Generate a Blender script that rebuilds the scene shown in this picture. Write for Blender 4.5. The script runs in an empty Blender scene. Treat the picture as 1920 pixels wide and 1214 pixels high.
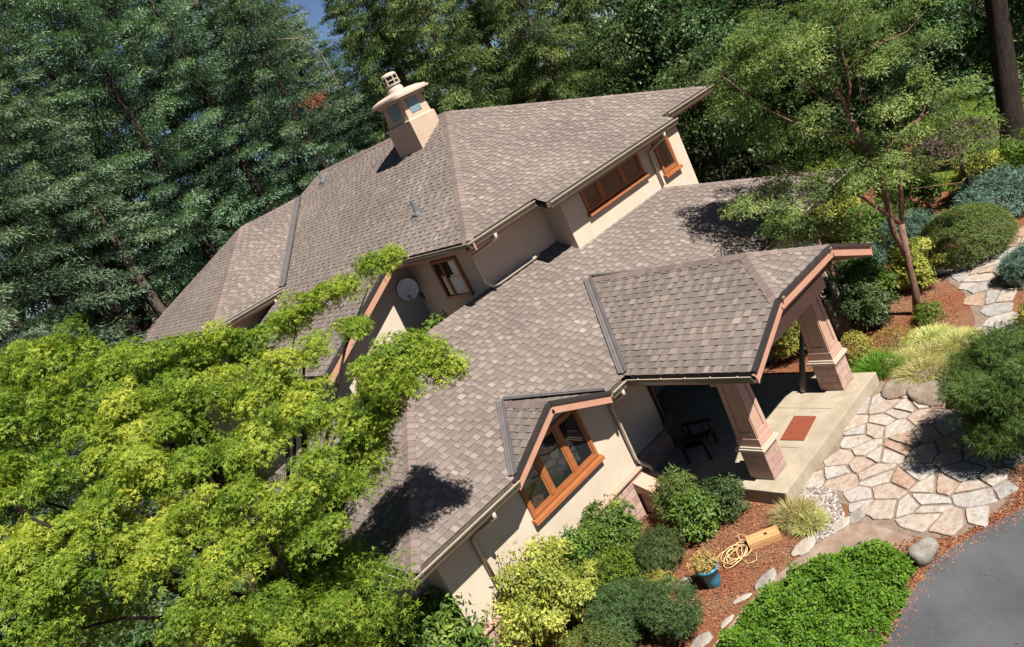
import bpy, math, random
import numpy as np
from mathutils import Vector, Matrix
S = bpy.context.scene
COL = S.collection
R = math.radians

# ------------------------------------------------------------------ camera
cam = bpy.data.objects.new('camera', bpy.data.cameras.new('camera')); COL.objects.link(cam); S.camera = cam
_r = Vector((0.651498, -0.626933, -0.427206)); _u = Vector((0.499020, -0.070011, 0.863758)); _f = Vector((0.571427, 0.775921, -0.267240))
cam.matrix_world = Matrix(((_r.x, _u.x, -_f.x, -7.540), (_r.y, _u.y, -_f.y, -11.395), (_r.z, _u.z, -_f.z, 9.306), (0, 0, 0, 1)))
cam.data.sensor_fit = 'HORIZONTAL'; cam.data.sensor_width = 36; cam.data.lens = 36 * 1536.99 / 1920
cam.data.clip_start = 0.1; cam.data.clip_end = 3000
# ------------------------------------------------------------------ sky, sun, exposure
SUN_TO = Vector((0.03, -0.70, 1.0)).normalized()
elev = math.asin(SUN_TO.z)
W = bpy.data.worlds.new('World'); S.world = W; W.use_nodes = True
nt = W.node_tree; bg = nt.nodes['Background']
sky = nt.nodes.new('ShaderNodeTexSky'); sky.sky_type = 'NISHITA'; sky.sun_disc = False
sky.sun_elevation = elev; sky.sun_rotation = math.atan2(SUN_TO.x, SUN_TO.y)
sky.air_density = 0.45; sky.dust_density = 0.1; sky.ozone_density = 2.0
nt.links.new(sky.outputs[0], bg.inputs[0]); bg.inputs[1].default_value = 0.05
sl = bpy.data.lights.new('sun', 'SUN'); sl.energy = 5.0; sl.angle = R(0.53); sl.color = (1.0, 0.97, 0.915)
so = bpy.data.objects.new('sun', sl); COL.objects.link(so); so.rotation_euler = SUN_TO.to_track_quat('Z', 'Y').to_euler(); so.location = (0, -20, 30)
S.view_settings.view_transform = 'Standard'; S.view_settings.look = 'None'; S.view_settings.gamma = 1; S.view_settings.use_curve_mapping = False
S.view_settings.exposure = 0.86
S.render.engine = 'CYCLES'
S.cycles.use_denoising = True; S.cycles.max_bounces = 6; S.cycles.diffuse_bounces = 1; S.cycles.glossy_bounces = 3; S.cycles.transmission_bounces = 4; S.cycles.transparent_max_bounces = 6
S.cycles.sample_clamp_indirect = 6; S.cycles.caustics_reflective = False; S.cycles.caustics_refractive = False

# ------------------------------------------------------------------ materials
def newmat(name):
    m = bpy.data.materials.new(name); m.use_nodes = True; n = m.node_tree.nodes; p = n['Principled BSDF']
    return m, m.node_tree, n, m.node_tree.links, p
def ramp(n, stops):
    r = n.new('ShaderNodeValToRGB'); e = r.color_ramp.elements
    while len(e) < len(stops): e.new(0.5)
    for k, (pos, c) in enumerate(stops): e[k].position = pos; e[k].color = (*c, 1)
    return r
def noise(n, L, scale, detail=4, rough=0.6, coord=None, sc=None):
    t = n.new('ShaderNodeTexNoise'); t.inputs['Scale'].default_value = scale; t.inputs['Detail'].default_value = detail; t.inputs['Roughness'].default_value = rough
    g = n.new('ShaderNodeTexCoord')
    if sc:
        mp = n.new('ShaderNodeMapping'); mp.inputs['Scale'].default_value = sc; L.new(g.outputs['Object'], mp.inputs[0]); L.new(mp.outputs[0], t.inputs['Vector'])
    else: L.new(g.outputs['Object'], t.inputs['Vector'])
    return t
def mixc(n, L, fac, a, b, mode='MIX'):
    x = n.new('ShaderNodeMix'); x.data_type = 'RGBA'; x.blend_type = mode
    for sock, v in ((x.inputs[0], fac), (x.inputs[6], a), (x.inputs[7], b)):
        if isinstance(v, (int, float)): sock.default_value = v
        elif isinstance(v, tuple): sock.default_value = (*v, 1)
        else: L.new(v, sock)
    return x.outputs[2]
def bump(n, L, p, h, strength, dist):
    b = n.new('ShaderNodeBump'); b.inputs['Strength'].default_value = strength; b.inputs['Distance'].default_value = dist
    L.new(h, b.inputs['Height']); L.new(b.outputs[0], p.inputs['Normal'])
def plain(name, stops, scale=6, rough=0.7, bs=0.3, bd=0.01, spec=0.3, fine=60, sc=None, metal=0):
    m, t, n, L, p = newmat(name)
    a = noise(n, L, scale, 5, 0.65, sc=sc); r = ramp(n, stops); L.new(a.outputs[0], r.inputs[0]); L.new(r.outputs[0], p.inputs['Base Color'])
    p.inputs['Roughness'].default_value = rough; p.inputs['Specular IOR Level'].default_value = spec; p.inputs['Metallic'].default_value = metal
    if bs: f = noise(n, L, fine, 4, 0.7, sc=sc); bump(n, L, p, f.outputs[0], bs, bd)
    return m
def two(c, d=0.15, e=None): return [(0.3, tuple(x * (1 - d) for x in c)), (0.7, tuple(min(1, x * (1 + d)) for x in c))]
M = {}
def shingle_mat(name, stops):
    m, t, n, L, p = newmat(name)
    at = n.new('ShaderNodeAttribute'); at.attribute_name = 'tint'
    r = ramp(n, stops); L.new(at.outputs['Fac'], r.inputs[0])
    big = noise(n, L, 0.5, 4, 0.6); gr = noise(n, L, 55, 3, 0.8)
    c = mixc(n, L, 0.42, r.outputs[0], ramp_of(n, L, big, [(0.3, (0.55, 0.5, 0.47)), (0.7, (1.25, 1.2, 1.15))]), 'MULTIPLY')
    c = mixc(n, L, 0.5, c, ramp_of(n, L, gr, [(0.3, (0.55, 0.53, 0.5)), (0.7, (1.35, 1.33, 1.3))]), 'MULTIPLY')
    L.new(c, p.inputs['Base Color']); p.inputs['Roughness'].default_value = 0.9; p.inputs['Specular IOR Level'].default_value = 0.25
    bump(n, L, p, gr.outputs[0], 0.5, 0.006)
    return m
def ramp_of2(n, L, sock, stops): r = ramp(n, stops); L.new(sock, r.inputs[0]); return r.outputs[0]
def ramp_of(n, L, tex, stops): r = ramp(n, stops); L.new(tex.outputs[0], r.inputs[0]); return r.outputs[0]
M['shingle'] = shingle_mat('shingle', [(0.0, (0.145, 0.118, 0.103)), (0.4, (0.188, 0.155, 0.136)), (0.75, (0.238, 0.198, 0.174)), (1.0, (0.30, 0.252, 0.223))])
M['cap'] = shingle_mat('cap_shingle', [(0.0, (0.15, 0.112, 0.10)), (1.0, (0.25, 0.198, 0.175))])
M['stucco'] = plain('stucco', [(0.25, (0.53, 0.43, 0.325)), (0.75, (0.62, 0.515, 0.40))], 1.2, 0.9, 0.35, 0.012, 0.2, 90)
def weather(mat, amt=0.12):
    n = mat.node_tree.nodes; L = mat.node_tree.links; p = n['Principled BSDF']; src = p.inputs['Base Color'].links[0].from_socket
    st = noise(n, L, 1.0, 5, 0.7, sc=(3, 3, 1.0)); bl = noise(n, L, 0.9, 4, 0.6)
    c = mixc(n, L, amt, src, ramp_of(n, L, st, [(0.35, (0.62, 0.56, 0.50)), (0.6, (1.05, 1.05, 1.05))]), 'MULTIPLY')
    c = mixc(n, L, amt, c, ramp_of(n, L, bl, [(0.35, (0.75, 0.72, 0.68)), (0.65, (1.08, 1.08, 1.08))]), 'MULTIPLY'); L.new(c, p.inputs['Base Color'])
weather(M['stucco'])
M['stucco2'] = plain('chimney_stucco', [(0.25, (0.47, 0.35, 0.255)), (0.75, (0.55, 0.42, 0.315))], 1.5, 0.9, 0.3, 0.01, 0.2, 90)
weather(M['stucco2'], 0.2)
M['trim'] = plain('tan_trim', [(0.3, (0.42, 0.215, 0.14)), (0.7, (0.50, 0.265, 0.18))], 3, 0.6, 0.15, 0.006, 0.35, 40)
M['soffit'] = plain('soffit', two((0.30, 0.20, 0.13), 0.12), 4, 0.75, 0.2, 0.01, 0.3, 30)
M['column'] = plain('column_paint', [(0.3, (0.42, 0.255, 0.185)), (0.7, (0.50, 0.31, 0.23))], 2, 0.6, 0.2, 0.006, 0.35, 50)
M['gutter'] = plain('gutter_paint', two((0.12, 0.10, 0.075), 0.2), 5, 0.32, 0.06, 0.004, 0.6, 20)
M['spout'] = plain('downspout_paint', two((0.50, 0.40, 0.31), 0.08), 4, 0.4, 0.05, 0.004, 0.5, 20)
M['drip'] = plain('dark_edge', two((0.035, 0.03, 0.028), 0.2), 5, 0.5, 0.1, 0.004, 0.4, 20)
M['valley'] = plain('valley_metal', two((0.115, 0.10, 0.096), 0.15), 3, 0.55, 0.1, 0.004, 0.4, 12)
M['wood'] = plain('window_wood', [(0.25, (0.24, 0.075, 0.024)), (0.75, (0.38, 0.135, 0.045))], 4, 0.42, 0.15, 0.004, 0.45, 30, sc=(1, 6, 6))
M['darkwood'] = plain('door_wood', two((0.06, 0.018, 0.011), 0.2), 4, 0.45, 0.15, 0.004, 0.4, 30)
M['concrete'] = plain('slab_concrete', [(0.2, (0.31, 0.25, 0.175)), (0.5, (0.39, 0.325, 0.24)), (0.8, (0.45, 0.385, 0.295))], 2.2, 0.88, 0.25, 0.006, 0.2, 80)
weather(M['concrete'], 0.3)
M['white'] = plain('blind_white', two((0.72, 0.68, 0.58), 0.05), 3, 0.8, 0)
M['vent'] = plain('vent_screen', two((0.16, 0.25, 0.27), 0.25), 14, 0.5, 0.4, 0.01, 0.5, 60)
M['cream'] = plain('cream_metal', two((0.50, 0.40, 0.31), 0.08), 4, 0.55, 0.15, 0.004, 0.4, 20)
M['dish'] = plain('dish_grey', two((0.72, 0.73, 0.74), 0.06), 4, 0.5, 0)
M['greypipe'] = plain('grey_pipe', two((0.13, 0.15, 0.16), 0.15), 4, 0.5, 0)
M['bluepot'] = plain('blue_glaze', [(0.3, (0.02, 0.16, 0.28)), (0.7, (0.035, 0.27, 0.40))], 5, 0.28, 0.1, 0.004, 0.6, 12)
M['soil'] = plain('soil', two((0.05, 0.03, 0.02), 0.3), 14, 0.95, 0.6, 0.02)
M['box'] = plain('cardboard', two((0.50, 0.26, 0.11), 0.10), 3, 0.85, 0.1, 0.004, 0.2, 25, sc=(1, 1, 8))
M['rope'] = plain('rope', two((0.62, 0.46, 0.22), 0.12), 20, 0.85, 0.3, 0.006, 0.2, 120)
M['mat'] = plain('doormat', [(0.25, (0.16, 0.04, 0.022)), (0.75, (0.29, 0.085, 0.045))], 22, 0.95, 0.6, 0.01, 0.1, 150)
M['bark'] = plain('bark', [(0.3, (0.05, 0.038, 0.03)), (0.55, (0.13, 0.10, 0.078)), (0.8, (0.22, 0.18, 0.15))], 5, 0.95, 0.9, 0.06, 0.15, 14, sc=(3, 3, 0.6))
M['darkbark'] = plain('dark_bark', [(0.3, (0.022, 0.016, 0.013)), (0.7, (0.06, 0.045, 0.035))], 5, 0.95, 0.9, 0.06, 0.15, 14, sc=(3, 3, 0.6))
M['redbark'] = plain('red_bark', [(0.3, (0.10, 0.048, 0.034)), (0.7, (0.27, 0.145, 0.105))], 7, 0.7, 0.6, 0.02, 0.3, 22, sc=(2, 2, 0.7))
M['greywood'] = plain('weathered_wood', [(0.3, (0.13, 0.10, 0.075)), (0.7, (0.36, 0.30, 0.24))], 5, 0.9, 0.8, 0.03, 0.15, 20, sc=(5, 5, 0.5))
M['rock'] = plain('boulder', [(0.25, (0.16, 0.135, 0.11)), (0.5, (0.28, 0.245, 0.205)), (0.8, (0.42, 0.38, 0.33))], 5, 0.9, 0.7, 0.04, 0.2, 22)
M['brownrock'] = plain('brown_rock', [(0.25, (0.15, 0.105, 0.075)), (0.5, (0.25, 0.185, 0.135)), (0.8, (0.36, 0.30, 0.25))], 4, 0.9, 0.8, 0.05, 0.2, 16)
M['palerock'] = plain('pale_stone', [(0.25, (0.28, 0.23, 0.18)), (0.75, (0.47, 0.41, 0.34))], 5, 0.9, 0.6, 0.03, 0.2, 25)
M['darkchair'] = plain('dark_chair', two((0.022, 0.02, 0.019), 0.2), 6, 0.6, 0.1, 0.004)

def stone_veneer():
    m, t, n, L, p = newmat('stone_veneer')
    g = n.new('ShaderNodeTexCoord'); mp = n.new('ShaderNodeMapping'); sx = n.new('ShaderNodeSeparateXYZ'); cx = n.new('ShaderNodeCombineXYZ'); ad = n.new('ShaderNodeMath'); ad.operation = 'ADD'
    L.new(g.outputs['Object'], sx.inputs[0]); L.new(sx.outputs[0], ad.inputs[0]); L.new(sx.outputs[1], ad.inputs[1]); L.new(ad.outputs[0], cx.inputs[0]); L.new(sx.outputs[2], cx.inputs[1])
    b = n.new('ShaderNodeTexBrick'); L.new(cx.outputs[0], b.inputs['Vector'])
    b.inputs['Scale'].default_value = 1; b.inputs['Brick Width'].default_value = 0.34; b.inputs['Row Height'].default_value = 0.17; b.inputs['Mortar Size'].default_value = 0.012
    b.inputs['Color1'].default_value = (0.38, 0.23, 0.185, 1); b.inputs['Color2'].default_value = (0.50, 0.33, 0.265, 1); b.inputs['Mortar'].default_value = (0.30, 0.24, 0.20, 1)
    a = noise(n, L, 12, 5, 0.7)
    c = mixc(n, L, 0.5, b.outputs[0], ramp_of(n, L, a, [(0.3, (0.6, 0.6, 0.6)), (0.7, (1.25, 1.2, 1.2))]), 'MULTIPLY'); L.new(c, p.inputs['Base Color'])
    p.inputs['Roughness'].default_value = 0.9; p.inputs['Specular IOR Level'].default_value = 0.2; bump(n, L, p, b.outputs[1], 0.6, -0.012)
    return m
M['stone'] = stone_veneer()
def glass_mat():
    m, t, n, L, p = newmat('window_glass')
    p.inputs['Base Color'].default_value = (0.012, 0.016, 0.016, 1); p.inputs['Roughness'].default_value = 0.015; p.inputs['IOR'].default_value = 1.6; p.inputs['Specular IOR Level'].default_value = 0.6
    w = noise(n, L, 1.2, 2, 0.5); bump(n, L, p, w.outputs[0], 0.06, 0.02)
    return m
M['glass'] = glass_mat()
def ground_mat():
    m, t, n, L, p = newmat('bark_mulch')
    ch = n.new('ShaderNodeTexVoronoi'); ch.inputs['Scale'].default_value = 26; g = n.new('ShaderNodeTexCoord'); L.new(g.outputs['Object'], ch.inputs['Vector'])
    a = noise(n, L, 0.8, 6, 0.65); f = noise(n, L, 45, 4, 0.75)
    r1 = ramp_of(n, L, f, [(0.25, (0.10, 0.035, 0.018)), (0.55, (0.25, 0.092, 0.045)), (0.8, (0.38, 0.17, 0.09))])
    r2 = ramp_of(n, L, f, [(0.25, (0.10, 0.06, 0.035)), (0.55, (0.24, 0.155, 0.095)), (0.8, (0.36, 0.26, 0.17))])
    fac = ramp_of(n, L, a, [(0.42, (0, 0, 0)), (0.62, (0.75, 0.75, 0.75))])
    c = mixc(n, L, fac, r1, r2)
    c = mixc(n, L, 0.35, c, ramp_col(n, L, ch.outputs['Color']), 'MULTIPLY')
    # forest floor further away: duff of needles and ferns
    sp = n.new('ShaderNodeSeparateXYZ'); L.new(g.outputs['Object'], sp.inputs[0])
    md = n.new('ShaderNodeMath'); md.operation = 'ADD'; L.new(sp.outputs[1], md.inputs[0]); sc = n.new('ShaderNodeMath'); sc.operation = 'MULTIPLY'; sc.inputs[1].default_value = 0.25
    n2 = n.new('ShaderNodeMath'); n2.operation = 'MULTIPLY'; n2.inputs[1].default_value = 6.0; L.new(a.outputs[0], n2.inputs[0]); L.new(n2.outputs[0], md.inputs[1])
    ff = n.new('ShaderNodeMapRange'); ff.inputs[1].default_value = 6; ff.inputs[2].default_value = 12; L.new(md.outputs[0], ff.inputs[0])
    du = ramp_of(n, L, f, [(0.3, (0.035, 0.03, 0.016)), (0.7, (0.12, 0.09, 0.05))])
    c = mixc(n, L, ff.outputs[0], c, du)
    L.new(c, p.inputs['Base Color']); p.inputs['Roughness'].default_value = 0.95; p.inputs['Specular IOR Level'].default_value = 0.1
    bump(n, L, p, f.outputs[0], 0.8, 0.03)
    return m
def ramp_col(n, L, col):
    s = n.new('ShaderNodeSeparateColor'); L.new(col, s.inputs[0]); r = ramp(n, [(0, (0.6, 0.6, 0.6)), (1, (1.4, 1.35, 1.3))]); L.new(s.outputs[0], r.inputs[0]); return r.outputs[0]
M['ground'] = ground_mat()
def asphalt_mat():
    m, t, n, L, p = newmat('asphalt')
    a = noise(n, L, 0.9, 5, 0.6); f = noise(n, L, 130, 3, 0.8); s = noise(n, L, 22, 2, 0.5)
    c = ramp_of(n, L, a, [(0.28, (0.055, 0.055, 0.059)), (0.5, (0.084, 0.084, 0.088)), (0.72, (0.108, 0.107, 0.109))])
    c = mixc(n, L, 0.5, c, ramp_of(n, L, f, [(0.3, (0.6, 0.6, 0.6)), (0.75, (1.45, 1.45, 1.45))]), 'MULTIPLY')
    st = ramp_of(n, L, s, [(0.24, (0.45, 0.45, 0.45)), (0.34, (1, 1, 1))])
    c = mixc(n, L, 0.5, c, st, 'MULTIPLY')
    vs = n.new('ShaderNodeTexVoronoi'); vs.inputs['Scale'].default_value = 5.0; gg = n.new('ShaderNodeTexCoord'); L.new(gg.outputs['Object'], vs.inputs['Vector'])
    c = mixc(n, L, ramp_of2(n, L, vs.outputs['Distance'], [(0.0, (.8, .8, .8)), (0.06, (0, 0, 0))]), c, (0.30, 0.27, 0.24))
    L.new(c, p.inputs['Base Color']); p.inputs['Roughness'].default_value = 0.85; p.inputs['Specular IOR Level'].default_value = 0.3
    bump(n, L, p, f.outputs[0], 0.5, 0.006); return m
M['asphalt'] = asphalt_mat()
def flag_mat():
    m, t, n, L, p = newmat('flagstone')
    at = n.new('ShaderNodeAttribute'); at.attribute_name = 'tint'
    r = ramp(n, [(0, (0.27, 0.27, 0.265)), (0.25, (0.37, 0.35, 0.325)), (0.5, (0.39, 0.355, 0.31)), (0.75, (0.355, 0.30, 0.25)), (1, (0.34, 0.24, 0.18))]); L.new(at.outputs['Fac'], r.inputs[0])
    a = noise(n, L, 3.6, 8, 0.75); f = noise(n, L, 30, 6, 0.75)
    c = mixc(n, L, 0.8, r.outputs[0], ramp_of(n, L, a, [(0.28, (0.62, 0.47, 0.38)), (0.45, (1.05, 0.93, 0.85)), (0.58, (1, 1, 1)), (0.72, (1.2, 1.22, 1.25))]), 'MULTIPLY')
    a2 = noise(n, L, 7.0, 6, 0.7, sc=(1.0, 1.6, 1.0))
    c = mixc(n, L, 0.75, c, ramp_of(n, L, a2, [(0.30, (0.60, 0.56, 0.53)), (0.46, (1.0, 0.97, 0.94)), (0.62, (1.25, 1.27, 1.3))]), 'MULTIPLY')
    c = mixc(n, L, 0.6, c, ramp_of(n, L, f, [(0.3, (0.55, 0.53, 0.5)), (0.7, (1.3, 1.3, 1.3))]), 'MULTIPLY')
    L.new(c, p.inputs['Base Color']); p.inputs['Roughness'].default_value = 0.85; p.inputs['Specular IOR Level'].default_value = 0.25; bump(n, L, p, a2.outputs[0], 0.6, 0.03); return m
M['flag'] = flag_mat()
M['dirt'] = plain('dry_dirt', [(0.25, (0.17, 0.11, 0.075)), (0.5, (0.27, 0.19, 0.14)), (0.75, (0.37, 0.29, 0.23))], 3.5, 0.95, 0.6, 0.012, 0.15, 40)
M['mortar'] = plain('mortar_grit', [(0.3, (0.15, 0.105, 0.075)), (0.7, (0.27, 0.20, 0.15))], 8, 0.95, 0.5, 0.01)
def tint_mat(name, stops, rough=0.85):
    m, t, n, L, p = newmat(name); at = n.new('ShaderNodeAttribute'); at.attribute_name = 'tint'; r = ramp(n, stops); L.new(at.outputs['Fac'], r.inputs[0]); L.new(r.outputs[0], p.inputs['Base Color']); p.inputs['Roughness'].default_value = rough; p.inputs['Specular IOR Level'].default_value = 0.25; return m
M['pebble'] = tint_mat('pebbles', [(0, (0.13, 0.10, 0.085)), (0.5, (0.29, 0.245, 0.215)), (1, (0.48, 0.43, 0.39))])
M['chips'] = tint_mat('mulch_chips', [(0, (0.12, 0.038, 0.02)), (0.6, (0.30, 0.11, 0.052)), (1, (0.46, 0.24, 0.13))])
def leaf_mat(name, dark, mid, light, trans=0.35, rough=0.5, spec=0.25, hue=0.03):
    m, t, n, L, p = newmat(name)
    at = n.new('ShaderNodeAttribute'); at.attribute_name = 'tint'
    r = ramp(n, [(0, dark), (0.5, mid), (1, light)]); L.new(at.outputs['Fac'], r.inputs[0])
    oi = n.new('ShaderNodeObjectInfo'); hs = n.new('ShaderNodeHueSaturation')
    mr = n.new('ShaderNodeMapRange'); mr.inputs[3].default_value = 0.5 - hue; mr.inputs[4].default_value = 0.5 + hue * 0.7; L.new(oi.outputs['Random'], mr.inputs[0]); L.new(mr.outputs[0], hs.inputs['Hue'])
    mv = n.new('ShaderNodeMapRange'); mv.inputs[3].default_value = 0.85; mv.inputs[4].default_value = 1.15; L.new(oi.outputs['Random'], mv.inputs[0]); L.new(mv.outputs[0], hs.inputs['Value'])
    L.new(r.outputs[0], hs.inputs['Color']); L.new(hs.outputs[0], p.inputs['Base Color'])
    p.inputs['Roughness'].default_value = rough; p.inputs['Specular IOR Level'].default_value = spec
    tr = n.new('ShaderNodeBsdfTranslucent'); tc = mixc(n, L, 1.0, hs.outputs[0], (1.25, 1.35, 0.6), 'MULTIPLY'); L.new(tc, tr.inputs[0])
    mx = n.new('ShaderNodeMixShader'); mx.inputs[0].default_value = trans; L.new(p.outputs[0], mx.inputs[1]); L.new(tr.outputs[0], mx.inputs[2]); L.new(mx.outputs[0], n['Material Output'].inputs[0])
    return m
M['maple'] = leaf_mat('maple_leaf', (0.085, 0.15, 0.018), (0.25, 0.315, 0.034), (0.52, 0.49, 0.078), 0.42)
M['conifer'] = leaf_mat('conifer_needles', (0.042, 0.076, 0.044), (0.115, 0.185, 0.105), (0.28, 0.37, 0.215), 0.2, 0.6, 0.2, 0.025)
M['cedar'] = leaf_mat('cedar_sprays', (0.035, 0.058, 0.018), (0.105, 0.15, 0.045), (0.26, 0.32, 0.105), 0.25, 0.6, 0.2, 0.02)
M['broad'] = leaf_mat('broad_leaf', (0.025, 0.05, 0.018), (0.07, 0.125, 0.04), (0.20, 0.28, 0.10), 0.3, 0.45, 0.3)
M['rtree'] = leaf_mat('fine_leaf', (0.065, 0.13, 0.038), (0.19, 0.31, 0.09), (0.40, 0.52, 0.20), 0.42, 0.55, 0.2)
M['ivy'] = leaf_mat('ground_leaf', (0.045, 0.11, 0.012), (0.12, 0.23, 0.02), (0.22, 0.34, 0.035), 0.35)
M['goldleaf'] = leaf_mat('gold_leaf', (0.14, 0.17, 0.03), (0.36, 0.36, 0.065), (0.66, 0.59, 0.16), 0.35)
M['greenleaf'] = leaf_mat('green_leaf', (0.035, 0.08, 0.016), (0.12, 0.20, 0.032), (0.27, 0.34, 0.06), 0.3)
M['darkleaf'] = leaf_mat('dark_leaf', (0.026, 0.052, 0.016), (0.078, 0.122, 0.036), (0.17, 0.225, 0.07), 0.2)
M['bluejun'] = leaf_mat('blue_juniper', (0.05, 0.092, 0.066), (0.11, 0.18, 0.128), (0.21, 0.30, 0.21), 0.12)
M['moundleaf'] = leaf_mat('clipped_needles', (0.045, 0.075, 0.018), (0.11, 0.155, 0.035), (0.20, 0.245, 0.06), 0.2)
M['pine'] = leaf_mat('pine_needles', (0.028, 0.066, 0.014), (0.085, 0.155, 0.030), (0.18, 0.26, 0.055), 0.2, 0.5, 0.25)
M['straw'] = leaf_mat('straw_blades', (0.22, 0.24, 0.07), (0.48, 0.45, 0.16), (0.68, 0.60, 0.30), 0.3)
M['redleaf'] = leaf_mat('wine_leaf', (0.045, 0.028, 0.03), (0.10, 0.06, 0.06), (0.18, 0.115, 0.10), 0.3)
M['rustleaf'] = leaf_mat('rust_needles', (0.12, 0.045, 0.022), (0.25, 0.10, 0.05), (0.36, 0.17, 0.09), 0.2)
M['drypot'] = leaf_mat('dry_leaf', (0.25, 0.17, 0.06), (0.45, 0.33, 0.10), (0.6, 0.45, 0.16), 0.25)
M['grass'] = leaf_mat('grass_blades', (0.05, 0.10, 0.015), (0.12, 0.19, 0.03), (0.22, 0.28, 0.06), 0.3)

# ------------------------------------------------------------------ mesh helpers
class MB:
    def __init__(s): s.v = []; s.f = []; s.t = []; s.mi = []
    def face(s, pts, tint=0.5, mi=0):
        b = len(s.v); s.v += [tuple(p) for p in pts]; s.t += [tint] * len(pts); s.f.append(tuple(range(b, b + len(pts)))); s.mi.append(mi)
    def box(s, x0, x1, y0, y1, z0, z1, mi=0):
        c = [(x0, y0, z0), (x1, y0, z0), (x1, y1, z0), (x0, y1, z0), (x0, y0, z1), (x1, y0, z1), (x1, y1, z1), (x0, y1, z1)]
        b = len(s.v); s.v += c; s.t += [0.5] * 8
        for f in ((0, 3, 2, 1), (4, 5, 6, 7), (0, 1, 5, 4), (1, 2, 6, 5), (2, 3, 7, 6), (3, 0, 4, 7)): s.f.append(tuple(b + k for k in f)); s.mi.append(mi)
    def loft(s, rings, cap=True, tint=0.5, mi=0):
        b = len(s.v); n = len(rings[0])
        for r in rings: s.v += [tuple(p) for p in r]; s.t += [tint] * n
        for k in range(len(rings) - 1):
            for i in range(n):
                j = (i + 1) % n; s.f.append((b + k * n + i, b + k * n + j, b + (k + 1) * n + j, b + (k + 1) * n + i)); s.mi.append(mi)
        if cap:
            s.f.append(tuple(b + i for i in reversed(range(n)))); s.mi.append(mi)
            s.f.append(tuple(b + (len(rings) - 1) * n + i for i in range(n))); s.mi.append(mi)
    def prism(s, poly, d, mi=0):
        d = Vector(d); a = [Vector(p) for p in poly]; s.loft([a, [p + d for p in a]], mi=mi)
    def beam(s, a, b, w, h, up=(0, 0, 1), mi=0):
        a = Vector(a); b = Vector(b); t = (b - a).normalized(); side = t.cross(Vector(up)).normalized(); u = side.cross(t).normalized()
        o = [side * sx * w / 2 + u * sy * h / 2 for sx, sy in ((-1, -1), (1, -1), (1, 1), (-1, 1))]
        s.loft([[a + q for q in o], [b + q for q in o]], mi=mi)
    def tube(s, pts, rad, n=8, mi=0, jit=0, rng=None):
        pts = [Vector(p) for p in pts]; rings = []; ref = Vector((0.31, 0.17, 0.93))
        for k, p in enumerate(pts):
            t = (pts[min(k + 1, len(pts) - 1)] - pts[max(k - 1, 0)]).normalized(); a = t.cross(ref)
            if a.length < 0.05: a = t.cross(Vector((1, 0, 0)))
            a.normalize(); b = t.cross(a); r = rad[k] if isinstance(rad, (list, tuple)) else rad
            rings.append([p + (a * math.cos(2 * math.pi * i / n) + b * math.sin(2 * math.pi * i / n)) * r * (1 + (rng.uniform(-jit, jit) if rng else 0)) for i in range(n)])
        s.loft(rings, mi=mi)
    def lathe(s, prof, c, n=20, mi=0):
        s.loft([[(c[0] + r * math.cos(2 * math.pi * i / n), c[1] + r * math.sin(2 * math.pi * i / n), c[2] + z) for i in range(n)] for r, z in prof], mi=mi)
def obj(name, mb, mats, parent=None, smooth=False):
    me = bpy.data.meshes.new(name); me.from_pydata(mb.v, [], mb.f)
    for m in (mats if isinstance(mats, list) else [mats]): me.materials.append(M[m])
    if any(mb.mi): me.polygons.foreach_set('material_index', mb.mi)
    a = me.attributes.new('tint', 'FLOAT', 'POINT'); a.data.foreach_set('value', mb.t)
    if smooth: me.polygons.foreach_set('use_smooth', [True] * len(mb.f))
    me.update(); o = bpy.data.objects.new(name, me); COL.objects.link(o); attach(o, parent); return o
def attach(o, parent):
    if parent is None: return
    o.parent = parent; o.matrix_parent_inverse = Matrix.Translation(-world_loc(parent))
def world_loc(o):
    l = o.location.copy()
    while o.parent: l = l + o.parent.location + o.matrix_parent_inverse.translation; o = o.parent
    return l
def tag(o, label=None, cat=None, group=None, kind=None):
    if label: o['label'] = label
    if cat: o['category'] = cat
    if group: o['group'] = group
    if kind: o['kind'] = kind
    return o
def empty(name, loc, label, cat, group=None):
    o = bpy.data.objects.new(name, None); o.empty_display_size = 0.3; o.location = loc; COL.objects.link(o); return tag(o, label, cat, group)
def soften(o, w=0.008):
    m = o.modifiers.new('bevel', 'BEVEL'); m.width = w; m.segments = 2; m.limit_method = 'ANGLE'; return o

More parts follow.
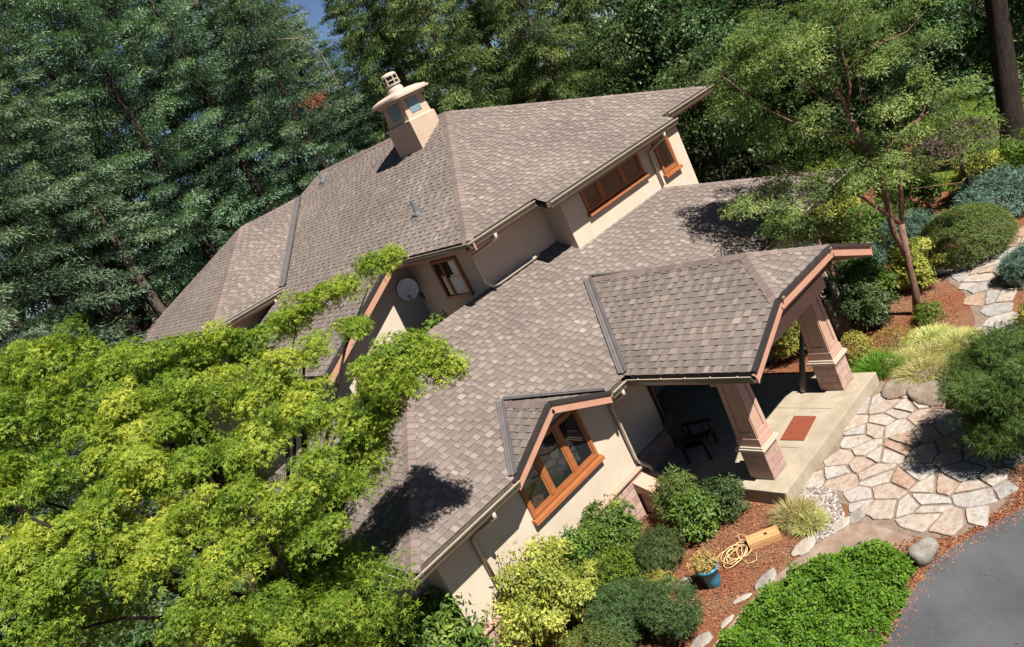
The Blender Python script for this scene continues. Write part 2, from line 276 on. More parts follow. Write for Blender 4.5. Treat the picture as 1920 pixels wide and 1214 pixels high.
# ------------------------------------------------------------------ foliage engine (numpy)
def np_mesh(name, V, Q, T, mat):
    me = bpy.data.meshes.new(name); nv = len(V); nf = len(Q)
    me.vertices.add(nv); me.vertices.foreach_set('co', np.ascontiguousarray(V, np.float32).ravel())
    me.loops.add(nf * 4); me.loops.foreach_set('vertex_index', np.ascontiguousarray(Q, np.int32).ravel())
    me.polygons.add(nf); me.polygons.foreach_set('loop_start', np.arange(0, nf * 4, 4, dtype=np.int32))
    a = me.attributes.new('tint', 'FLOAT', 'POINT'); a.data.foreach_set('value', np.ascontiguousarray(T, np.float32))
    me.materials.append(M[mat]); me.update(calc_edges=True); return me
def nrm(a): return a / np.maximum(np.linalg.norm(a, axis=-1, keepdims=True), 1e-9)
def rhombs(P, D, N, L, Wd, T, fold=0.12):
    """one folded leaf blade per row: base P, direction D, face normal N, length L, width Wd, tint T"""
    n = len(P); D = nrm(D); Sd = nrm(np.cross(D, N)); N2 = np.cross(Sd, D); L = np.broadcast_to(L, n)[:, None]; Wd = np.broadcast_to(Wd, n)[:, None]
    V = np.empty((n, 4, 3)); V[:, 0] = P; V[:, 1] = P + D * L * 0.45 + Sd * Wd * 0.5 - N2 * Wd * fold; V[:, 2] = P + D * L - N2 * L * 0.12; V[:, 3] = P + D * L * 0.45 - Sd * Wd * 0.5 - N2 * Wd * fold
    return V.reshape(-1, 3), np.arange(n * 4).reshape(n, 4), np.repeat(T, 4)
def join(parts):
    V = []; Q = []; T = []; b = 0
    for v, q, t in parts: V.append(v); Q.append(q + b); T.append(t); b += len(v)
    return np.vstack(V), np.vstack(Q), np.concatenate(T)
def blob_sprays(g, c, rad, n, up=0.7, shell=0.55, low=-0.55):
    """n spray centres with normals in the outer shell of an ellipsoid"""
    d = nrm(g.normal(size=(n * 3, 3))); d = d[d[:, 2] > low][:n]; n = len(d)
    rr = shell + (1 - shell) * g.random(n) ** 0.6; rad = np.array(rad)
    P = np.array(c) + d * rad * rr[:, None]; N = nrm(nrm(d / rad) * (1 - up) + np.array([0, 0, up]) + g.normal(size=(n, 3)) * 0.22)
    return P, N
def spray_leaves(g, P, N, k, sr, L, Wd, kind='leaf', droop=0.35, t0=None):
    """k leaves in a drooping disc of radius sr round each spray centre"""
    n = len(P); a = nrm(np.cross(N, g.normal(size=(n, 3)))); b = np.cross(N, a)
    ang = g.random((n, k)) * 2 * np.pi; r = np.sqrt(g.random((n, k))) * sr * (0.7 + 0.6 * g.random((n, 1)))
    dirs = a[:, None] * np.cos(ang)[..., None] + b[:, None] * np.sin(ang)[..., None]
    pos = P[:, None] + dirs * r[..., None]; pos[..., 2] -= droop * r * r / sr; pos += g.normal(size=pos.shape) * sr * 0.10
    nl = nrm(N[:, None] + g.normal(size=pos.shape) * 0.30); dd = nrm(dirs + g.normal(size=pos.shape) * 0.5 - np.array([0, 0, 0.25]))
    base = (g.random((n, 1)) * 0.45 + 0.2) if t0 is None else t0[:, None]
    tt = np.clip(base + g.normal(size=(n, k)) * 0.16, 0, 1)
    pos = pos.reshape(-1, 3); nl = nl.reshape(-1, 3); dd = dd.reshape(-1, 3); tt = tt.reshape(-1); m = len(pos)
    LL = L * (0.7 + 0.6 * g.random(m)); WW = Wd * (0.7 + 0.6 * g.random(m))
    if kind == 'leaf': return rhombs(pos, dd, nl, LL, WW, tt)
    if kind == 'palm':
        s = np.cross(dd, nl); out = []
        for an in (-0.95, 0.0, 0.95): out.append(rhombs(pos, dd * math.cos(an) + s * math.sin(an), nl, LL * (1 if an == 0 else 0.8), WW * 0.55, tt))
        return join(out)
    if kind == 'needle':
        out = []
        for _ in range(3): out.append(rhombs(pos, dd + g.normal(size=dd.shape) * 0.45 + nl * 0.35, nl, LL, WW, tt))
        return join(out)
def add_np(name, parts, mat, parent=None, loc=None):
    V, Q, T = join(parts)
    if loc is not None: V = V - np.array(loc)
    o = bpy.data.objects.new(name, np_mesh(name, V, Q, T, mat)); COL.objects.link(o)
    if loc is not None and parent is None: o.location = loc
    if parent is not None: o.parent = parent
    return o
def tufted(g, c, r, flat, m, sub, ns, k, sr, L, Wd, kind, up=.6, droop=.4):
    """a foliage mass made of many small separate tufts so that gaps and shade show between them"""
    out = []; d = nrm(g.normal(size=(m, 3)) + [0, 0, .25]); cs = np.array(c) + d * np.array([r, r, r * flat]) * g.uniform(.35, 1.12, (m, 1)); base = g.uniform(.18, .6)
    for q in range(m):
        sr_ = g.uniform(*sub); P, N = blob_sprays(g, cs[q], (sr_, sr_, sr_ * .62), ns, up, .4, -.6)
        if len(P): out.append(spray_leaves(g, P, N, k, sr, L, Wd, kind, droop, t0=np.clip(base + g.normal(0, .13) + g.normal(0, .07, len(P)), .03, .9)))
    return out
G = np.random.default_rng(11); RN = random.Random(5)
def shrub(name, label, cat, mat, c, rad, n, k, sr, L, Wd, kind='leaf', up=0.5, shell=0.6, group=None, lobes=0, low=-0.5, droop=0.3):
    """a leafy bush: one mesh of many small leaves over an uneven mound, with a few woody stems as a part"""
    c = np.array(c, float); rad = np.array(rad, float); base = np.array([c[0], c[1], 0.0]); parts = []; cores = [(c, rad)]
    if lobes >= 8: cores = [(c, rad * .8)]
    for _ in range(lobes):
        d = nrm(G.normal(size=3)); d[2] = abs(d[2]) * 0.8; s = G.uniform(0.38, 0.6); cores.append((c + d * rad * G.uniform(0.55, 0.85), rad * s * G.uniform(.75, 1.05, 3)))
    tot = sum(np.prod(r) ** (2 / 3) for _, r in cores)
    if (kind == 'leaf' and lobes) or lobes >= 9:
        mr = float(np.mean(rad)); m = int(16 + 5 * lobes) if lobes < 9 else 42; d = nrm(G.normal(size=(m, 3)) + [0, 0, .35]); cs = c + d * rad * G.uniform(.45, .92, (m, 1))
        for q in range(m):
            sr_ = mr * G.uniform(.2, .36); P, N = blob_sprays(G, cs[q], (sr_, sr_, sr_ * .75), max(5, int(n * 1.25 / m)), up, .45, -.6); ok = P[:, 2] > .03; P, N = P[ok], N[ok]
            if len(P): parts.append(spray_leaves(G, P, N, k, sr * .85, L, Wd, kind, droop, t0=np.clip(G.normal(.42, .14) + G.normal(0, .08, len(P)), .03, .95)))
        cores = [(c - [0, 0, rad[2] * .1], rad * (.72 if lobes < 9 else .5))]
    for cc, r in cores:
        P, N = blob_sprays(G, cc, r, max(6, int(n * np.prod(r) ** (2 / 3) / tot)), up, shell, low); ok = P[:, 2] > 0.03; P, N = P[ok], N[ok]
        if len(P): parts.append(spray_leaves(G, P, N, k, sr, L, Wd, kind, droop))
    d = nrm(G.normal(size=(int(n * .16) + 6, 3)) + [0, 0, .5]); P = c + d * rad * G.uniform(.95, 1.10, (len(d), 1)); P = P[P[:, 2] > .05]
    if lobes and len(P): parts.append(spray_leaves(G, P, nrm(P - c + [0, 0, .3]), max(4, k // 3), sr * .7, L, Wd, kind, droop))
    o = add_np(name, parts, mat, None, base); tag(o, label, cat, group)
    sb = MB()
    for q in range(5):
        a = q * 1.256 + RN.uniform(-.3, .3); sb.tube([(0, 0, -0.03), (math.cos(a) * rad[0] * .3, math.sin(a) * rad[1] * .3, c[2] * .6), (math.cos(a) * rad[0] * .6, math.sin(a) * rad[1] * .6, c[2] + rad[2] * .2)], [0.02, 0.014, 0.006], 5)
    st = obj('stem', sb, 'bark'); st.parent = o
    return o
def grass_tuft(name, label, cat, mat, c, r, n, L, group=None, lean=0.9):
    a = G.random(n) * 2 * np.pi; rr = np.sqrt(G.random(n)) * r; P = np.stack([np.cos(a) * rr, np.sin(a) * rr, np.full(n, 0.0)], 1)
    D = np.stack([np.cos(a), np.sin(a), np.zeros(n)], 1) * (rr / r * lean)[:, None] + np.array([0, 0, 1.0]) + G.normal(size=(n, 3)) * 0.22; D = nrm(D); LL = L * G.uniform(0.6, 1.15, n)
    side = nrm(np.cross(D, np.array([0, 0, 1.0]) + G.normal(size=(n, 3)) * 0.1)); w = 0.012; T = np.clip(G.normal(0.5, 0.2, n), 0, 1); out = []
    prev = P; d = D.copy(); W0 = w
    for sgm in range(3):
        nx = prev + d * (LL / 3)[:, None]; w1 = W0 * (1 - (sgm + 1) / 3.2); V = np.empty((n, 4, 3)); V[:, 0] = prev - side * W0; V[:, 1] = prev + side * W0; V[:, 2] = nx + side * w1; V[:, 3] = nx - side * w1
        out.append((V.reshape(-1, 3), np.arange(n * 4).reshape(n, 4), np.repeat(T, 4))); prev = nx; W0 = w1; d = nrm(d + (D * [1, 1, 0]) * 0.35 - np.array([0, 0, 0.38]))
    V, Q, T = join(out); o = bpy.data.objects.new(name, np_mesh(name, V, Q, T, mat)); COL.objects.link(o); o.location = c; return tag(o, label, cat, group)

# ================================================================== ground
def sheet(name, pts, z, mat, kind='structure'):
    b = MB(); b.face([(x, y, z) for x, y in pts]); o = obj(name, b, mat); o['kind'] = kind; return o
gb = MB(); GX = [-400, -60, -20, 0, 20, 60, 400]
gb.face([(-600, -600, 0), (600, -600, 0), (600, 900, 0), (-600, 900, 0)]); tag(obj('ground', gb, 'ground'), kind='structure')
DRIVE = [(-8, -5.75), (-3, -5.5), (0.23, -5.36), (1.14, -5.33), (1.97, -5.40), (2.4, -5.55), (2.82, -5.82), (3.56, -6.3), (4.6, -7.1), (7, -9.2), (10, -13), (10, -30), (-20, -30), (-20, -6.4)]
sheet('driveway', DRIVE, 0.012, 'asphalt')
sheet('lawn', [(17.5, -1.2), (19, -2.6), (24, -6), (40, -12), (60, 0), (40, 10), (24, 3), (19.5, 0.8)], 0.008, 'grass')

sheet('dirt_strip', [(-3.6, -3.35), (-1.8, -3.2), (-.6, -2.9), (.4, -2.98), (1.2, -3.15), (2.1, -3.45), (2.75, -3.75), (3.0, -3.62), (3.2, -3.9), (2.8, -4.4), (2.5, -5.0), (2.2, -4.9), (1.9, -4.2), (1.2, -3.6), (.4, -3.3), (-.6, -3.2), (-1.8, -3.5), (-3.6, -3.6)], 0.004, 'dirt')
def clip(poly, a, b, c):      # keep a*x+b*y<=c
    out = []
    for i in range(len(poly)):
        p, q = poly[i], poly[(i + 1) % len(poly)]; dp = a * p[0] + b * p[1] - c; dq = a * q[0] + b * q[1] - c
        if dp <= 0: out.append(p)
        if dp * dq < 0: t = dp / (dp - dq); out.append((p[0] + (q[0] - p[0]) * t, p[1] + (q[1] - p[1]) * t))
    return out
def inside(poly, x, y):
    c = False
    for i in range(len(poly)):
        (x1, y1), (x2, y2) = poly[i], poly[i - 1]
        if (y1 > y) != (y2 > y) and x < (x2 - x1) * (y - y1) / (y2 - y1) + x1: c = not c
    return c
def flagstones(name, region, step, seed, z=0.03, gap=0.021, aniso=1.0):
    rng = random.Random(seed); xs = [p[0] for p in region]; ys = [p[1] for p in region]; sites = []
    y = min(ys) - step; row = 0
    while y < max(ys) + step:
        x = min(xs) - step + (row % 2) * step * aniso / 2
        while x < max(xs) + step: sites.append((x + rng.uniform(-.5, .5) * step * aniso, y + rng.uniform(-.5, .5) * step)); x += step * aniso
        y += step; row += 1
    b = MB()
    for i, s in enumerate(sites):
        if not inside(region, *s): continue
        poly = [(s[0] - 3, s[1] - 3), (s[0] + 3, s[1] - 3), (s[0] + 3, s[1] + 3), (s[0] - 3, s[1] + 3)]
        for j, q in enumerate(sites):
            if j == i or abs(q[0] - s[0]) > 3 * step * aniso or abs(q[1] - s[1]) > 3 * step: continue
            a, bb = q[0] - s[0], q[1] - s[1]; l = math.hypot(a, bb); cc = (a * (q[0] + s[0]) + bb * (q[1] + s[1])) / 2
            poly = clip(poly, a / l, bb / l, cc / l - gap * rng.uniform(.6, 1.5))
            if len(poly) < 3: break
        if len(poly) < 3: continue
        # roughen the outline: cut corners and jitter
        pts = []
        for k in range(len(poly)):
            p0, p1, p2 = poly[k - 1], poly[k], poly[(k + 1) % len(poly)]
            for t0, e in ((0.93, p0), (0.93, p2)): f = t0 + rng.uniform(-.06, .05); pts.append((e[0] + (p1[0] - e[0]) * f, e[1] + (p1[1] - e[1]) * f))
        out = []
        for k in range(len(pts)):
            p, q = pts[k], pts[(k + 1) % len(pts)]; l = math.hypot(q[0] - p[0], q[1] - p[1]); m = max(1, int(l / 0.09))
            for t in range(m): out.append((p[0] + (q[0] - p[0]) * t / m + rng.uniform(-.008, .008), p[1] + (q[1] - p[1]) * t / m + rng.uniform(-.008, .008)))
        zt = z + rng.uniform(-.006, .012); tl = (rng.uniform(-.012, .012), rng.uniform(-.012, .012)); tint = rng.choice([0.05, .2, .25, .3, .38, .45, .5, .55, .6, .68, .8, .95]) + rng.uniform(-.05, .05)
        def zz(p): return zt + tl[0] * (p[0] - s[0]) + tl[1] * (p[1] - s[1])
        ins = [(p[0] + (s[0] - p[0]) * 0.035, p[1] + (s[1] - p[1]) * 0.035) for p in out]
        b.loft([[(p[0], p[1], 0.0) for p in out], [(p[0], p[1], zz(p) - .012) for p in out], [(p[0], p[1], zz(p)) for p in ins]], tint=tint)
    return tag(obj(name, b, 'flag'), kind='structure')
PATIO = [(7.3, -2.47), (7.0, -3.3), (6.6, -4.2), (6.0, -5.1), (4.75, -5.98), (3.65, -6.12), (2.62, -5.6), (2.55, -4.9), (2.75, -4.2), (3.15, -3.5), (3.45, -2.47)]
sheet('patio_bed', PATIO, 0.006, 'mortar'); flagstones('flagstone_patio', PATIO, 0.37, 4, aniso=1.5)
PATH = [(6.7, -4.4), (7.1, -3.6), (7.9, -3.85), (8.6, -3.95), (9.9, -3.6), (11.3, -2.9), (12.2, -2.1), (12.75, -1.6), (13.1, -2.3), (13.6, -2.9), (14.6, -3.1), (16, -3.9), (15.2, -4.3), (13.2, -3.75), (11.9, -3.65), (10.9, -4.0), (9.6, -4.45), (8.7, -4.65), (7.7, -4.6)]
sheet('path_bed', PATH, 0.006, 'mortar'); flagstones('garden_path', PATH, 0.46, 9, aniso=1.25)

def chips(name, regions, n, size, mat, z=0.004, label=None):
    P = []; 
    for reg, frac in regions:
        xs = [p[0] for p in reg]; ys = [p[1] for p in reg]; k = 0
        while k < n * frac:
            x, y = RN.uniform(min(xs), max(xs)), RN.uniform(min(ys), max(ys))
            if inside(reg, x, y): P.append((x, y, z + RN.random() * 0.02)); k += 1
    P = np.array(P); m = len(P); D = G.normal(size=(m, 3)) * [1, 1, .25]; N = nrm(np.array([0, 0, 1.0]) + G.normal(size=(m, 3)) * .5)
    V, Q, T = rhombs(P, D, N, size * G.uniform(.5, 1.5, m), size * .45 * G.uniform(.6, 1.4, m), np.clip(G.normal(.5, .25, m), 0, 1), 0)
    o = bpy.data.objects.new(name, np_mesh(name, V, Q, T, mat)); COL.objects.link(o); return tag(o, label, 'mulch', kind='stuff')
BED1 = [(-3.0, 0.45), (2.9, 0.45), (2.9, -2.4), (3.4, -3.0), (2.6, -3.7), (1.7, -3.3), (0.7, -3.0), (-0.7, -2.8), (-2.5, -2.8)]
BED2 = [(2.7, -5.6), (3.6, -6.0), (4.6, -5.8), (5.8, -5.2), (6.3, -5.9), (4.6, -7.0), (3.5, -6.25), (2.8, -5.8), (2.0, -5.4), (1.2, -5.33), (1.7, -4.9), (2.4, -4.7)]
BED3 = [(7.3, 0.5), (7.3, -3.2), (8.6, -3.8), (11, -2.8), (12.8, -1.3), (16, -2.0), (17, 1), (13, 0.5)]
BED4 = [(8, -4.7), (10, -4.5), (12, -3.8), (15, -4.5), (16, -7), (9, -7)]
BED5 = [(12.9, -1.6), (13.4, -2.7), (16, -3.2), (18, -2), (16, -0.8)]
chips('bark_chips', [(BED1, .33), (BED2, .14), (BED3, .27), (BED4, .16), (BED5, .1)], 52000, 0.045, 'chips', label='reddish brown bark mulch spread over the garden beds')
def pebbles(name, region, n, s0, s1, mat, label):
    b = MB(); k = 0; xs = [p[0] for p in region]; ys = [p[1] for p in region]
    while k < n:
        x, y = RN.uniform(min(xs), max(xs)), RN.uniform(min(ys), max(ys))
        if not inside(region, x, y): continue
        r = RN.uniform(s0, s1); a0 = RN.random() * 3; sx, sy, sz = RN.uniform(.8, 1.3), RN.uniform(.7, 1.1), RN.uniform(.5, .8)
        rings = [[(x + sx * r * math.cos(a0 + i * math.pi / 3) * q, y + sy * r * math.sin(a0 + i * math.pi / 3) * q, 0.008 + r * sz * h) for i in range(6)] for q, h in ((.7, -.3), (1, .2), (.75, .75), (.3, .98))]
        b.loft(rings, tint=RN.random()); k += 1
    return tag(obj(name, b, mat, smooth=True), label, 'gravel', kind='stuff')
pebbles('gravel', [(3.5, -2.52), (3.55, -3.1), (2.95, -3.55), (2.55, -3.75), (2.1, -3.45), (2.6, -2.9), (2.95, -2.52)], 1500, .018, .042, 'pebble', 'pale mixed pebbles beside the porch slab corner')

def rock(c, r, sz, mat, label, seed, name='boulder', cat='boulder', group=None, rot=0):
    rng = random.Random(seed); b = MB(); rings = []; n = 14
    ph = [rng.uniform(0, 6.28) for _ in range(6)]
    for k in range(9):
        th = math.pi * k / 8; rr = math.sin(th); ring = []
        for i in range(n):
            a = 2 * math.pi * i / n; w = 1 + .13 * math.sin(2 * a + ph[0] + th) + .09 * math.sin(3 * a + ph[1] - 2 * th) + .05 * math.sin(5 * a + ph[2]) + rng.uniform(-.055, .055)
            x, y = r[0] * rr * math.cos(a) * w, r[1] * rr * math.sin(a) * w; ring.append((x * math.cos(rot) - y * math.sin(rot), x * math.sin(rot) + y * math.cos(rot), sz * min(.86 + .05 * math.sin(3 * a + ph[3]) * rr, .50 - math.cos(th) * w * .62)))
        rings.append(ring)
    b.loft(rings); o = obj(name, b, mat, smooth=True); o.location = c; return tag(o, label, cat, group)

# ================================================================== house
H = empty('house', (4, 5, 0), 'large tan stucco house with brown shingle hip roofs, stone base and wood windows', 'house')
T1, T2 = 0.488, 0.51; HE = 3.05; HU = 6.455
def cv_clip(poly, u0, u1, v0, v1):
    for a, b, c in ((1, 0, u1), (-1, 0, -u0), (0, 1, v1), (0, -1, -v0)):
        poly = clip(poly, a, b, c)
        if len(poly) < 3: return []
    return poly
def shingles(mb, pts, udir, seed, tabs=True, expo=0.15):
    """courses of laminated shingles laid on a convex roof plane: every course a thin lapped strip with raised tabs"""
    rng = random.Random(seed); pts = [Vector(p) for p in pts]; u = Vector(udir).normalized(); n = Vector((0, 0, 0))
    for i in range(len(pts)): n += (pts[i] - pts[0]).cross(pts[(i + 1) % len(pts)] - pts[0])
    n.normalize(); n = n if n.z > 0 else -n; v = n.cross(u); v = v if v.z > 0 else -v; o = pts[0]
    poly = [((p - o).dot(u), (p - o).dot(v)) for p in pts]
    ar = sum(poly[i][0] * poly[(i + 1) % len(poly)][1] - poly[(i + 1) % len(poly)][0] * poly[i][1] for i in range(len(poly)))
    if ar < 0: poly.reverse()
    def W3(p, h): return o + u * p[0] + v * p[1] + n * h
    def flip(ps): return ps if u.cross(v).dot(n) > 0 else list(reversed(ps))
    mb.face(flip([W3(p, 0) for p in poly]), 0.3)
    vmin = min(p[1] for p in poly); vmax = max(p[1] for p in poly); umin = min(p[0] for p in poly); umax = max(p[0] for p in poly); c = math.floor(vmin / expo) * expo
    while c < vmax:
        q = cv_clip(poly, umin - 1, umax + 1, c, c + expo); ct = rng.uniform(.12, .34)
        if q:
            hh = lambda p: 0.004 + 0.009 * (1 - (p[1] - c) / expo)
            mb.face(flip([W3(p, hh(p)) for p in q]), ct)
            for i in range(len(q)):
                a, b = q[i], q[(i + 1) % len(q)]
                if abs(a[1] - c) < 1e-6 and abs(b[1] - c) < 1e-6: mb.face(flip([W3(a, 0), W3(b, 0), W3(b, hh(b)), W3(a, hh(a))]), ct)
            if tabs:
                x = umin - rng.random() * .4
                while x < umax:
                    w = rng.uniform(.08, .20); t = cv_clip(poly, x, x + w, c + .001, c + expo - .004)
                    if t:
                        tt = min(1, max(0, rng.gauss(.60, .15))); h2 = lambda p: hh(p) + 0.010
                        mb.face(flip([W3(p, h2(p)) for p in t]), tt)
                        for i in range(len(t)): a, b = t[i], t[(i + 1) % len(t)]; mb.face(flip([W3(a, hh(a) - .003), W3(b, hh(b) - .003), W3(b, h2(b)), W3(a, h2(a))]), tt * .8)
                    x += w + rng.uniform(.06, .24)
        c += expo
def caps(parent, a, b, n1, n2, wd=0.15, step=0.17, seed=1):
    """overlapping cap shingles along a ridge or hip; n1, n2 point down each side"""
    rng = random.Random(seed); a = Vector(a); b = Vector(b); t = (b - a); Ln = t.length; t.normalize(); m = MB(); k = 0
    s1 = Vector(n1).normalized(); s2 = Vector(n2).normalized(); up = Vector((0, 0, 1))
    while k * step < Ln:
        p0 = a + t * k * step; p1 = a + t * min(Ln, k * step + step * 1.15); w = wd * rng.uniform(.95, 1.05); tt = rng.uniform(.2, .8)
        for s in (s1, s2):
            A0, A1 = p0 + up * .040, p1 + up * .024; B0, B1 = p0 + s * w + up * .034, p1 + s * w + up * .018
            f = [A0, A1, B1, B0]
            if (A1 - A0).cross(B0 - A0).z < 0: f.reverse()
            m.face(f, tt); m.face([A0, B0, B0 - up * .03, A0 - up * .03], tt)
            m.face([B0, B1, B1 - up * .022, B0 - up * .03], tt)
        k += 1
    return obj('ridge_cap', m, 'cap', parent)
def down(dx, dy, t): return (dx, dy, -t)       # direction down a slope of pitch t
def soffit(polys, off=0.15):
    for p in polys: b = MB(); b.face([(x, y, z - off) for x, y, z in reversed(p)]); obj('soffit', b, 'soffit', H)
def gutter(a, b, out, straps=0):
    """an open K gutter from a to b with the lip towards out"""
    a = Vector(a); b = Vector(b); o = Vector(out); up = Vector((0, 0, 1)); m = MB()
    prof = [(0.0, -.01), (0.0, -.15), (.085, -.15), (.10, -.09), (.135, -.045), (.135, -.015), (.15, -.012), (.15, -.028), (.147, -.055), (.112, -.10), (.095, -.163), (-.006, -.163), (-.006, -.01)]
    m.loft([[q + o * x + up * z for x, z in prof] for q in (a, b)]); m.beam(a + o * .143 - up * .016, b + o * .143 - up * .016, .020, .016, mi=1); m.beam(a + o * .045 - up * .144, b + o * .045 - up * .144, .075, .012, mi=2)  # pale strip paints the lip highlight; dark strip paints the shade inside the trough
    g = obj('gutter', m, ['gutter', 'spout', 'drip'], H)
    t = (b - a).normalized()
    for k in range(straps):
        sp = MB(); p = a + t * ((k + .5) * (b - a).length / straps); sp.beam(p + o * .10 + up * -.012, p + o * .153 + up * -.012, .022, .008); obj('gutter_strap', sp, 'cream', g)
    f = MB(); f.beam(a - o * .028 - up * .125, b - o * .028 - up * .125, .04, .22); obj('fascia', f, 'trim', H); return g
def rake(a, b, out, h=0.19):
    a = Vector(a); b = Vector(b); o = Vector(out); m = MB(); up = Vector((0, 0, 1)); dz = up * (h / 2 + .03)
    m.beam(a + o * .0 - dz, b + o * .0 - dz, .045, h, up=up); f = obj('rake_board', m, 'trim', H)
    d = MB(); d.beam(a + o * .012 - up * .005, b + o * .012 - up * .005, .09, .075, up=up); obj('drip_edge', d, 'drip', f); return f
def valley(parent, a, b, wd=0.13):
    a = Vector(a); b = Vector(b); t = (b - a).normalized(); s = t.cross(Vector((0, 0, 1))).normalized(); up = Vector((0, 0, 1)); m = MB()
    for x0, x1 in ((-wd, -wd * .45), (-wd * .45, 0), (0, wd * .45), (wd * .45, wd)):
        z = lambda x: .035 + abs(x) * .42
        m.face([a + s * x0 + up * z(x0), a + s * x1 + up * z(x1), b + s * x1 + up * z(x1), b + s * x0 + up * z(x0)])
    for x in (-wd * .45, wd * .45): m.beam(a + s * x + up * (.04 + abs(x) * .42), b + s * x + up * (.04 + abs(x) * .42), .02, .02)
    return obj('valley_flashing', m, 'valley', parent)

# ---- lower front roof
def zl(y): return HE + T1 * y
C0 = (-3.11, 0, HE); HT = (.93, 4.04, zl(4.04)); RT = (9.33, 4.04, zl(4.04)); C1 = (13.37, 0, HE)
b = MB()
shingles(b, [C0, (-.59, 0, HE), (.79, 1.38, zl(1.38)), HT], (1, 0, 0), 1)
shingles(b, [(.79, 1.38, zl(1.38)), (2.17, 0, HE), (2.79, 0, HE), (5.25, 2.46, zl(2.46)), (5.25, 4.04, zl(4.04)), HT], (1, 0, 0), 2)
shingles(b, [(5.25, 2.46, zl(2.46)), (7.71, 0, HE), C1, RT, (5.25, 4.04, zl(4.04))], (1, 0, 0), 3)
shingles(b, [C0, HT, (-3.11, 8.08, HE)], (0, 1, 0), 4)
shingles(b, [C1, RT, (13.37, 6.0, HE), ], (0, 1, 0), 5, False)
shingles(b, [HT, (-1.33, 6.3, zl(1.78)), (3.6, 6.3, zl(1.78)), (3.6, 4.04, zl(4.04))], (1, 0, 0), 6, False)
lower = obj('roof', b, 'shingle', H)
caps(lower, C0, HT, down(1, -1 + .0, T1) if 0 else (.7, -.7, -T1 * .7), (-.7, .7, -T1 * .7), seed=1)
caps(lower, HT, (3.66, 4.04, zl(4.04)), (0, -1, -T1), (0, 1, -T1), seed=2)
caps(lower, C1, (10.0, 3.37, zl(3.37)), (-.7, -.7, -T1 * .7), (.7, .7, -T1 * .7), seed=3)
soffit([[C0, (-.55, 0, HE), (-.55, .8, zl(.8)), (-2.31, .8, zl(.8))], [(2.13, 0, HE), (2.79, 0, HE), (2.79, .8, zl(.8)), (2.13, .8, zl(.8))], [C0, (-2.31, .8, zl(.8)), (-2.31, 8.0, zl(.8)), (-3.11, 8.0, HE)], [(7.71, 0, HE), C1, (12.5, .87, zl(.87)), (7.71, .87, zl(.87))], [C1, (13.37, 6, HE), (12.5, 6, zl(.87)), (12.5, .87, zl(.87))]])
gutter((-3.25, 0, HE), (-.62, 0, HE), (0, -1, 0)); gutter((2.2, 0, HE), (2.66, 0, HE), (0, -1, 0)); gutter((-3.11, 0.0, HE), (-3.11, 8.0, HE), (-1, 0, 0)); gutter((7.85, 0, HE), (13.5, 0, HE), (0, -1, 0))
# ---- little gable over the front window
b = MB(); AP = (.79, 0, zl(1.38)); AB = (.79, 1.38, zl(1.38))
shingles(b, [(-.59, 0, HE), AP, AB], (0, 1, 0), 11); shingles(b, [(2.17, 0, HE), AP, AB], (0, 1, 0), 12)
g1 = obj('roof', b, 'shingle', H); caps(g1, AP, AB, (-1, 0, -T1), (1, 0, -T1), seed=4)
valley(g1, (-.59, 0, HE + .03), (.76, 1.35, zl(1.35) + .03), .085); valley(g1, (2.17, 0, HE + .03), (.82, 1.35, zl(1.35) + .03), .085)
rake((-.66, 0, HE - .035), AP, (0, -1, 0)); rake((2.24, 0, HE - .035), AP, (0, -1, 0))
soffit([[(-.59, .01, HE), AP, (.79, .66, zl(1.38)), (-.59, .66, HE)], [AP, (2.17, .01, HE), (2.17, .66, HE), (.79, .66, zl(1.38))]], .11)
# ---- porch roof with a clipped gable
xc = 5.25; HJ = HE + T1 * 1.37; HR = HE + T1 * 2.46
PW = [(2.79, -3.01, HE), (2.79, 0, HE), (xc, 2.46, HR), (xc, -1.92, HR), (4.16, -3.01, HJ)]
PE = [(2 * xc - x, y, z) for x, y, z in PW]
b = MB(); shingles(b, PW, (0, 1, 0), 21); shingles(b, PE, (0, 1, 0), 22); shingles(b, [PW[4], PE[4], PW[3]], (1, 0, 0), 23)
pr = obj('roof', b, 'shingle', H)
caps(pr, PW[3], PW[2], (-1, 0, -T1), (1, 0, -T1), seed=5); caps(pr, PW[4], PW[3], (-.7, .7, -T1 * .7), (.7, -.7, -T1 * .7), seed=6); caps(pr, PE[4], PW[3], (.7, .7, -T1 * .7), (-.7, -.7, -T1 * .7), seed=7)
valley(pr, (2.79, 0, HE + .03), (xc - .05, 2.41, HR + .01), .10); valley(pr, (7.71, 0, HE + .03), (xc + .05, 2.41, HR + .01), .10)
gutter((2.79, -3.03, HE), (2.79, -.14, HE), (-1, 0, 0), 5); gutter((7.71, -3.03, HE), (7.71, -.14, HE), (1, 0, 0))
rake(PW[0], PW[4], (0, -1, 0)); rake(PE[0], PE[4], (0, -1, 0)); rake(PW[4], PE[4], (0, -1, 0))
soffit([[PW[0], PW[4], (4.16, -2.2, HJ), (2.79, -2.2, HE)], [PE[0], PE[4], (6.34, -2.2, HJ), (7.71, -2.2, HE)], [(4.3, -3.0, HJ), (6.2, -3.0, HJ), (5.75, -2.2, HJ + .35), (4.75, -2.2, HJ + .35)]], .16)
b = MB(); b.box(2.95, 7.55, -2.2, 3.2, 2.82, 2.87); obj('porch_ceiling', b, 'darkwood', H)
b = MB(); b.box(3.2, 7.1, -2.16, -1.6, 2.5, 2.819); b.box(3.2, 3.7, -1.58, .9, 2.55, 2.815); b.box(6.6, 7.1, -1.58, .9, 2.55, 2.815); soften(obj('porch_beam', b, 'column', H))
